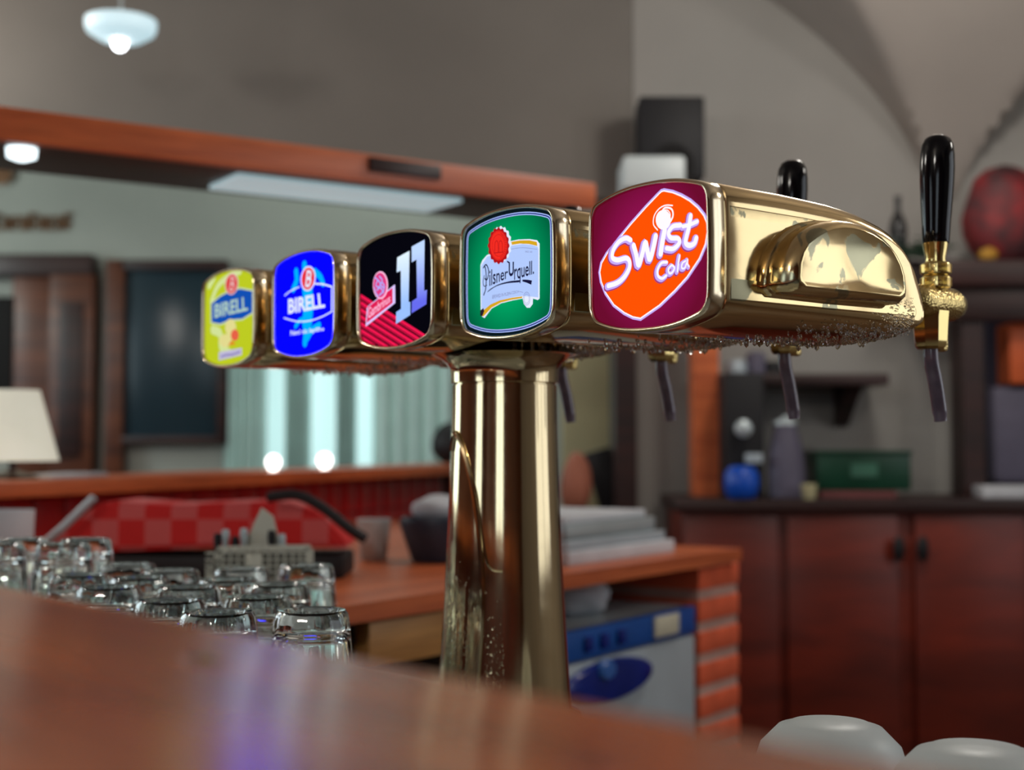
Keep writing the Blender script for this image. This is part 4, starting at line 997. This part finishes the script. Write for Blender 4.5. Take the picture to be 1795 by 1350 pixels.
box(bm, (-0.45, 0.15, 0.60), (0.02, 0.02, 1.25), 0)
obj('hanger_rod', bm, 'dark_wood', can)

# ceiling lamp
Yl = 4.6; Yl = 4.0; q = at(212, 48, Yl); zc_ = ceil_z(q.x, Yl)
r_ = 62*Yl/2400
cl = empty('ceiling_lamp', (q.x, Yl, q.z), 0, 'round pale glass pendant lamp glowing under the vault', 'lamp')
bm = BM(); lathe(bm, [(r_, 0.02), (r_, 0.0), (r_*0.94, -0.016), (r_*0.6, -0.038), (r_*0.1, -0.046)], 36); obj('diffuser', bm, 'lamp_glow', cl)
bm = BM(); bmesh.ops.create_uvsphere(bm, u_segments=16, v_segments=10, radius=r_*0.2, matrix=Matrix.Translation((0, -r_*0.1, -0.052))); obj('bulb', bm, 'lamp_hot', cl)
bm = BM(); lathe(bm, [(0.03, 0.015), (0.01, 0.04), (0.004, 0.05), (0.004, zc_-q.z+0.02)], 16); obj('stem', bm, 'white_ceramic', cl)

# ================================================================== FAR WALL ITEMS (left)
def pbox(bm, px0, py0, px1, py1, Y, d, bev=0.003):
    p, q = at(px0, py0, Y), at(px1, py1, Y)
    return box(bm, ((p.x+q.x)/2, Y+d/2, (p.z+q.z)/2), (abs(q.x-p.x), d, abs(p.z-q.z)), bev)
YW = YF-0.10
wn_ = bpy.data.objects.new('window_5', None); COL.objects.link(wn_); wn_['kind'] = 'structure'
obj('frame_side', pbox(BM(), 186, 455, 212, 900, YW, 0.09), 'brown_wood', wn_); obj('frame_side', pbox(BM(), 382, 455, 394, 778, YW, 0.09), 'dark_wood', wn_)
obj('frame_top', pbox(BM(), 212, 455, 382, 472, YW, 0.09), 'dark_wood', wn_); obj('frame_bottom', pbox(BM(), 212, 765, 382, 778, YW, 0.09), 'dark_wood', wn_)
obj('pane', pbox(BM(), 212, 472, 382, 765, YW+0.03, 0.02), 'teal_pane', wn_)
dr = bpy.data.objects.new('door_1', None); COL.objects.link(dr); dr['kind'] = 'structure'
obj('frame_top', pbox(BM(), -80, 445, 160, 482, YW-0.02, 0.11), 'dark_wood', dr); obj('frame_side', pbox(BM(), 88, 482, 158, 900, YW-0.02, 0.11), 'brown_wood', dr)
obj('door_leaf', pbox(BM(), 22, 482, 88, 900, YW+0.03, 0.04), 'brown_wood', dr); obj('panel', pbox(BM(), 104, 530, 140, 800, YW-0.04, 0.03), 'dark_wood', dr); obj('pane', pbox(BM(), -60, 520, 20, 700, YW+0.02, 0.03), 'dark_void', dr)
# curtained window: pane, curtains of folds
c5 = bpy.data.objects.new('window_6', None); COL.objects.link(c5); c5['kind'] = 'structure'
obj('pane', pbox(BM(), 450, 556, 706, 1000, YF+0.10, 0.02), 'sky_pane', c5)
def curtain(px0, px1, lb, seed):
    bm = BM(); rnd = random.Random(seed); p0, p1 = at(px0, 560, YF-0.06), at(px1, 560, YF-0.06); n = 60
    zt_, zb_ = at(0, 545, YF).z, at(0, 860, YF).z; rows = []
    pts = [(p0.x+(p1.x-p0.x)*k/n, YF-0.06+0.028*math.sin(k*0.55+rnd.random()*0.4)) for k in range(n+1)]
    ra = [[(x, y, z) for x, y in pts] + [(x, y+0.003, z) for x, y in pts[::-1]] for z in (zb_, (zb_+zt_)/2, zt_)]
    loft(bm, ra); tag(obj('curtain', bm, 'curtain_white', None, sharp=80), lb, 'curtain', 'pale curtains at the far window')
curtain(395, 468, 'pale curtain hanging next to the dark teal window', 1); curtain(500, 545, 'narrow curtain between the two bright window gaps', 2); curtain(590, 625, 'slim curtain over the middle of the bright window', 3); curtain(655, 800, 'wide pale curtain running behind the column', 4)
# lettering on the wall
bm = BM(); rnd = random.Random(5)
for k in range(9):
    x = -8+k*15.5; h = 22 if k % 4 else 28; y0 = 402-h
    obj_m = None
    for P in ([(x, 402), (x, y0)], [(x, y0), (x+8, y0+3), (x+8, 402)] if k % 2 else [(x, y0), (x+9, y0+2)], [(x, 392), (x+8, 391)] if k % 3 else [(x, 402), (x+9, 401)]):
        pts = [at(px, py, YF-0.012) for px, py in P]
        for p_, q_ in zip(pts, pts[1:]):
            c = (p_+q_)/2; L_ = (q_-p_).length; an = math.atan2(q_.z-p_.z, q_.x-p_.x); box(bm, (0, 0, 0), (L_+0.006, 0.02, 0.010), 0, 0, Matrix.Translation(c) @ Matrix.Rotation(-an, 4, 'Y'))
tag(obj('wall_lettering', bm, 'letter_brown', None, False), 'row of small brown letters mounted on the far wall above the door', 'lettering')
lathe_obj('wall_plate', at(2, 305, YF-0.03), [(0.001, 0), (0.05, 0), (0.055, 0.006), (0.02, 0.012), (0.001, 0.012)], 'letter_brown', 'round brown plate high on the far wall at the left edge', 'plate').rotation_euler = (PI/2, 0, 0)
# cream notice board and door beside the grey wall
d2 = bpy.data.objects.new('door_2', None); COL.objects.link(d2); d2['kind'] = 'structure'
obj('door_leaf', pbox(BM(), 985, 560, 1086, 1000, 5.0, 0.05), 'cream', d2)
obj('frame_side', pbox(BM(), 1082, 540, 1100, 1000, 4.96, 0.10), 'dark_wood', d2)
p = at(1062, 845, 4.6)
bm = BM(); MS = Matrix.Translation((p.x, 4.6, p.z)) @ Matrix.Rotation(R(-16), 4, 'Y'); box(bm, (0, 0, 0.01), (0.09, 0.05, 0.20), 0.004, 0, MS); tag(obj('black_screen', bm, 'black_matte', None), 'tilted black panel in front of the cream door', 'panel')
bm = BM(); box(bm, (p.x, 4.65, p.z/2-0.05), (0.13, 0.3, p.z-0.1), 0.004); tag(obj('side_table', bm, 'dark_wood', None), 'dark stand under the tilted black panel', 'stand')
p = at(1010, 850, 4.4); blob('basket', (p.x, 4.4, p.z), (0.05, 0.05, 0.10), mat('skin_tone', s2l((170, 104, 82)), 0.7), 'reddish tan bundle just right of the column', 'bundle', 12, 0.1)

# ================================================================== RIGHT: SIDEBOARD AND WHAT STANDS ON IT
YS = 4.05
sb = empty('sideboard', (at(1500, 890, YS).x, YS, 0), 0, 'long dark red wooden sideboard with two round-knobbed doors', 'sideboard')
def sbx(bm, px0, py0, px1, py1, y0, d, bev=0.003):
    p, q = at(px0, py0, YS+y0), at(px1, py1, YS+y0); zb = max(0.0, q.z) if py1 < 1900 else 0.08
    return box(bm, ((p.x+q.x)/2-sb.location.x, y0+d/2, (p.z+zb)/2), (q.x-p.x, d, p.z-zb), bev)
zs = at(1500, 876, YS).z
obj('sideboard_top', sbx(BM(), 1188, 876, 2150, 898, -0.03, 0.49), 'dark_wood', sb)
obj('carcass', sbx(BM(), 1196, 898, 2140, 2000, 0.012, 0.44), 'red_wood', sb)
obj('door', sbx(BM(), 1200, 904, 1372, 2000, -0.006, 0.018), 'red_wood', sb)
for x0, x1, kx in ((1380, 1588, 1575), (1604, 1812, 1617), (1828, 2036, 2020)):
    d_ = obj('door', sbx(BM(), x0, 904, x1, 2000, -0.010, 0.022), 'red_wood', sb)
    bm = BM(); q = at(kx, 962, YS-0.03); lathe(bm, [(0.006, 0), (0.006, 0.012), (0.018, 0.018), (0.020, 0.024), (0.012, 0.032), (0.002, 0.034)], 20, Matrix.Translation((q.x-sb.location.x, -0.010, q.z)) @ Matrix.Rotation(PI/2, 4, 'X') @ Matrix.Diagonal((0.9, 1.9, 1, 1))); obj('knob', bm, 'black_matte', d_)
def std(px, Yd): return Vector((at(px, 870, Yd).x, Yd, zs+0.0005))
YT = 4.22; k_ = YT/2400
# coffee machine
cm = empty('coffee_machine', std(1300, YT), 0, 'black coffee machine with pale fittings beside the orange post', 'machine')
obj('body', box(BM(), (0, 0.0, 0.19), (66*k_, 0.16, 0.38), 0.01), 'black_matte', cm)
bm = BM(); lathe(bm, [(0.02, 0), (0.026, 0.02), (0.026, 0.03), (0.01, 0.04)], 20, Matrix.Translation((-0.012, -0.09, 0.21)) @ Matrix.Rotation(PI/2, 4, 'X')); obj('dial', bm, 'steel', cm)
bm = BM(); box(bm, (0.02, -0.10, 0.12), (0.05, 0.03, 0.03), 0.004); obj('spout', bm, 'grey_metal', cm)
P = std(1300, YT-0.17); lathe_obj('jar', P, [(0.028, 0), (0.044, 0.01), (0.052, 0.04), (0.050, 0.075), (0.036, 0.096), (0.02, 0.10)], mat('blue_jar', s2l((20, 84, 200)), 0.3), 'round bright blue jar in front of the black machine', 'jar')
P = std(1378, YT-0.06)
jug = lathe_obj('jug', P, [(0.05, 0), (0.056, 0.004), (0.058, 0.08), (0.050, 0.15), (0.040, 0.19), (0.034, 0.21), (0.036, 0.222), (0.002, 0.225)], 'purple_grey', 'tall grey jug between the blue jar and green crate', 'jug')
bm = BM(); lathe(bm, [(0.037, 0.222), (0.034, 0.236), (0.012, 0.240), (0.010, 0.25)], 20); o = obj('lid', bm, 'steel', jug)
cr = empty('bottle_crate', std(1500, YT), 0, 'dark green plastic crate on the sideboard below the shelf', 'crate')
obj('crate_wall', (lambda bm: [box(bm, (0, sy*0.10, 0.085), (160*k_, 0.008, 0.115), 0.002) for sy in (-1, 1)] and [box(bm, (sx*(80*k_-0.004), 0, 0.085), (0.008, 0.20, 0.115), 0.002) for sx in (-1, 1)] and bm)(BM()), 'green_plastic', cr)
obj('crate_floor', box(BM(), (0, 0, 0.028), (158*k_, 0.2, 0.008)), 'green_plastic', cr)
obj('rim', box(BM(), (0, -0.106, 0.139), (164*k_, 0.012, 0.012), 0.002), 'green_plastic', cr)
obj('crate_emblem', box(BM(), (0, -0.1065, 0.085), (0.08, 0.003, 0.04)), mat('emblem', s2l((60, 110, 90)), 0.6), cr)
tag(obj('pink_box', box(BM(), (*std(1490, YT-0.0)[:2], zs+0.012), (130*k_, 0.22, 0.022), 0.002), mat('pinkish', s2l((120, 66, 66)), 0.7), None), 'flat dull pink box under the green crate', 'box')
P = std(1418, YT-0.16); lathe_obj('cup', P, [(0.018, 0), (0.020, 0.003), (0.024, 0.045), (0.022, 0.045), (0.017, 0.006), (0.002, 0.005)], 'cream', 'small cream cup in front of the green crate', 'cup')
# wall shelf
sh = empty('wall_shelf', (at(1405, 668, 4.4).x, Y2, at(1405, 668, 4.4).z), 0, 'dark wooden wall shelf on a bracket above the green crate', 'shelf')
pb = at(1258, 660, 4.3); pe = at(1556, 684, 4.3)
obj('shelf_board', box(BM(), ((pb.x+pe.x)/2-sh.location.x, -0.14, 0), (pe.x-pb.x, 0.26, 0.036), 0.003), 'dark_wood', sh)
for px in (1300, 1492):
    x = at(px, 700, 4.4).x-sh.location.x; bm = BM(); prism(bm, [(0, 0), (-0.20, 0), (-0.18, -0.02), (-0.03, -0.12), (0, -0.13)], -0.022, 0.022, Matrix.Translation((x, 0, -0.018)) @ MYZ); obj('bracket', bm, 'dark_wood', sh, False)
zsh = sh.location.z+0.0185
for k, (px, h_, r_, m_, lb) in enumerate(((1290, 0.05, 0.035, 'grey_metal', 'grey tin on the wall shelf near the orange post'), (1325, 0.075, 0.032, 'purple_grey', 'taller grey tin second on the wall shelf'), (1355, 0.045, 0.03, 'black_matte', 'short dark tin third on the wall shelf'))):
    p = at(px, 640, 4.38); lathe_obj('tin', (p.x, 4.38, zsh), [(r_, 0), (r_*1.03, 0.003), (r_, h_*0.8), (r_*0.8, h_*0.95), (r_*0.3, h_)], m_, lb, 'tin', 20, 'tins on the wall shelf')
# posts
struct('trim_2', pbox(BM(), 1214, 420, 1262, 876, 4.30, 0.12), 'orange_wood')
struct('trim_3', pbox(BM(), 1686, 560, 1728, 878, 4.25, 0.12), 'dark_wood')
# speaker with projector on the wall
sp = empty('loudspeaker', (at(1178, 230, 4.3).x, 4.3, at(0, 300, 4.3).z), 0, 'black box loudspeaker mounted high on the wall', 'speaker')
q0, q1 = at(1120, 168, 4.3), at(1236, 312, 4.3)
obj('cabinet', box(BM(), (0, 0.08, (q0.z+q1.z)/2-sp.location.z), (q1.x-q0.x, 0.16, q0.z-q1.z), 0.008), 'black_matte', sp)
bm = BM(); lathe(bm, [(0.07, 0), (0.068, 0.006), (0.03, -0.0), (0.005, 0.004)], 28, Matrix.Translation((0, 0.0, 0.02)) @ Matrix.Rotation(PI/2, 4, 'X')); obj('cone', bm, 'dark_void', sp)
obj('wall_bracket', box(BM(), (0, 0.2, 0.0), (0.05, 0.10, 0.05), 0.003), 'black_matte', sp)
q0, q1 = at(1092, 272, 4.02), at(1202, 330, 4.02)
pj = empty('projector', ((q0.x+q1.x)/2, 4.02, q1.z), 0, 'white projector on a bracket just below the black loudspeaker', 'projector')
obj('body', box(BM(), (0, 0.1, (q0.z-q1.z)/2), (q1.x-q0.x, 0.2, q0.z-q1.z), 0.012), 'white_ceramic', pj)
obj('mount_arm', box(BM(), (0.03, 0.36, 0.008), (0.03, 0.34, 0.016), 0.003), 'black_matte', pj)
# tall rack at the far right with crowded top
rk2 = empty('tall_rack', (at(1720, 500, 4.2).x, 4.2, 0), 0, 'dark wooden rack with shelf board at the right edge', 'rack')
def rbx(nm_, px0, py0, px1, py1, y, d, m_):
    p, q = at(px0, py0, 4.2+y), at(px1, py1, 4.2+y); obj(nm_, box(BM(), ((p.x+q.x)/2-rk2.location.x, y+d/2, (p.z+q.z)/2), (q.x-p.x, d, p.z-q.z), 0.003), m_, rk2)
rbx('shelf_board', 1628, 455, 1960, 500, -0.02, 0.32, 'dark_wood'); rbx('apron', 1640, 500, 1960, 560, 0.02, 0.05, 'dark_wood'); rbx('back_board', 1728, 560, 1960, 858, 0.28, 0.02, 'purple_grey')
rbx('side_post', 1900, 500, 1950, 860, 0.0, 0.3, 'dark_wood')
zr = at(1700, 455, 4.18).z+0.0005
p = at(1765, 400, 4.3); blob('shopping_bag', (p.x, 4.32, zr+0.15), (0.13, 0.10, 0.17), mat('bag_red', s2l((150, 36, 40)), 0.6, col2=s2l((70, 40, 44)), scale=9), 'crumpled red and dark bag on top of the rack', 'bag', 21, 0.14)
p = at(1735, 430, 4.2); blob('yellow_packet', (p.x, 4.215, zr+0.02), (0.03, 0.022, 0.022), mat('bag_yellow', s2l((190, 140, 50)), 0.6), 'small yellow packet against the red bag', 'packet', 22, 0.1)
# green sprigs
bm = BM(); rnd = random.Random(8)
for k in range(120):
    q = at(rnd.gauss(1600, 32), 452-abs(rnd.gauss(0, 14)), 4.25+rnd.uniform(-0.05, 0.05)); an = rnd.uniform(0, PI)
    box(bm, q, (0.03, 0.014, 0.003), 0, 0, None)
    vs = bm.verts[-8:] if False else None
tag(obj('garland', bm, 'leaf_green', None, False), 'dark green leafy garland beside the taller tap handle', 'garland', None, 'stuff')
bm = BM(); tube(bm, [at(1545, 462, 4.28), at(1600, 462, 4.28), at(1640, 470, 4.28)], 0.012, 8, 3); obj('stem_rail', bm, 'dark_wood', rk2).matrix_world = Matrix.Identity(4)
for o in [x for x in bpy.data.objects if x.name.startswith('stem_rail')]: o.parent = None; tag(o, 'dark rail carrying the green garland', 'rail')
p = at(1575, 470, 4.3)
lathe_obj('bottle', (p.x, 4.3, at(0, 462, 4.3).z+0.013), [(0.026, 0), (0.028, 0.004), (0.028, 0.10), (0.022, 0.125), (0.010, 0.15), (0.010, 0.19), (0.012, 0.20), (0.003, 0.201)], mat('bottle_dark', s2l((34, 34, 36)), 0.2), 'dark slim bottle standing above the garland', 'bottle')
tag(obj('orange_box', pbox(BM(), 1770, 566, 1860, 672, 4.3, 0.12), 'orange_plastic', None), 'bright orange box at the right edge under the rack', 'box')
tag(obj('coat', pbox(BM(), 1738, 676, 1850, 850, 4.32, 0.10, 0.03), 'purple_grey', None), 'greyish purple cloth hanging under the orange box', 'cloth')
tag(obj('paper', pbox(BM(), 1722, 852, 1860, 874, 4.16, 0.10), 'white_paper', None), 'pale pile of papers on the sideboard at the right edge', 'papers')
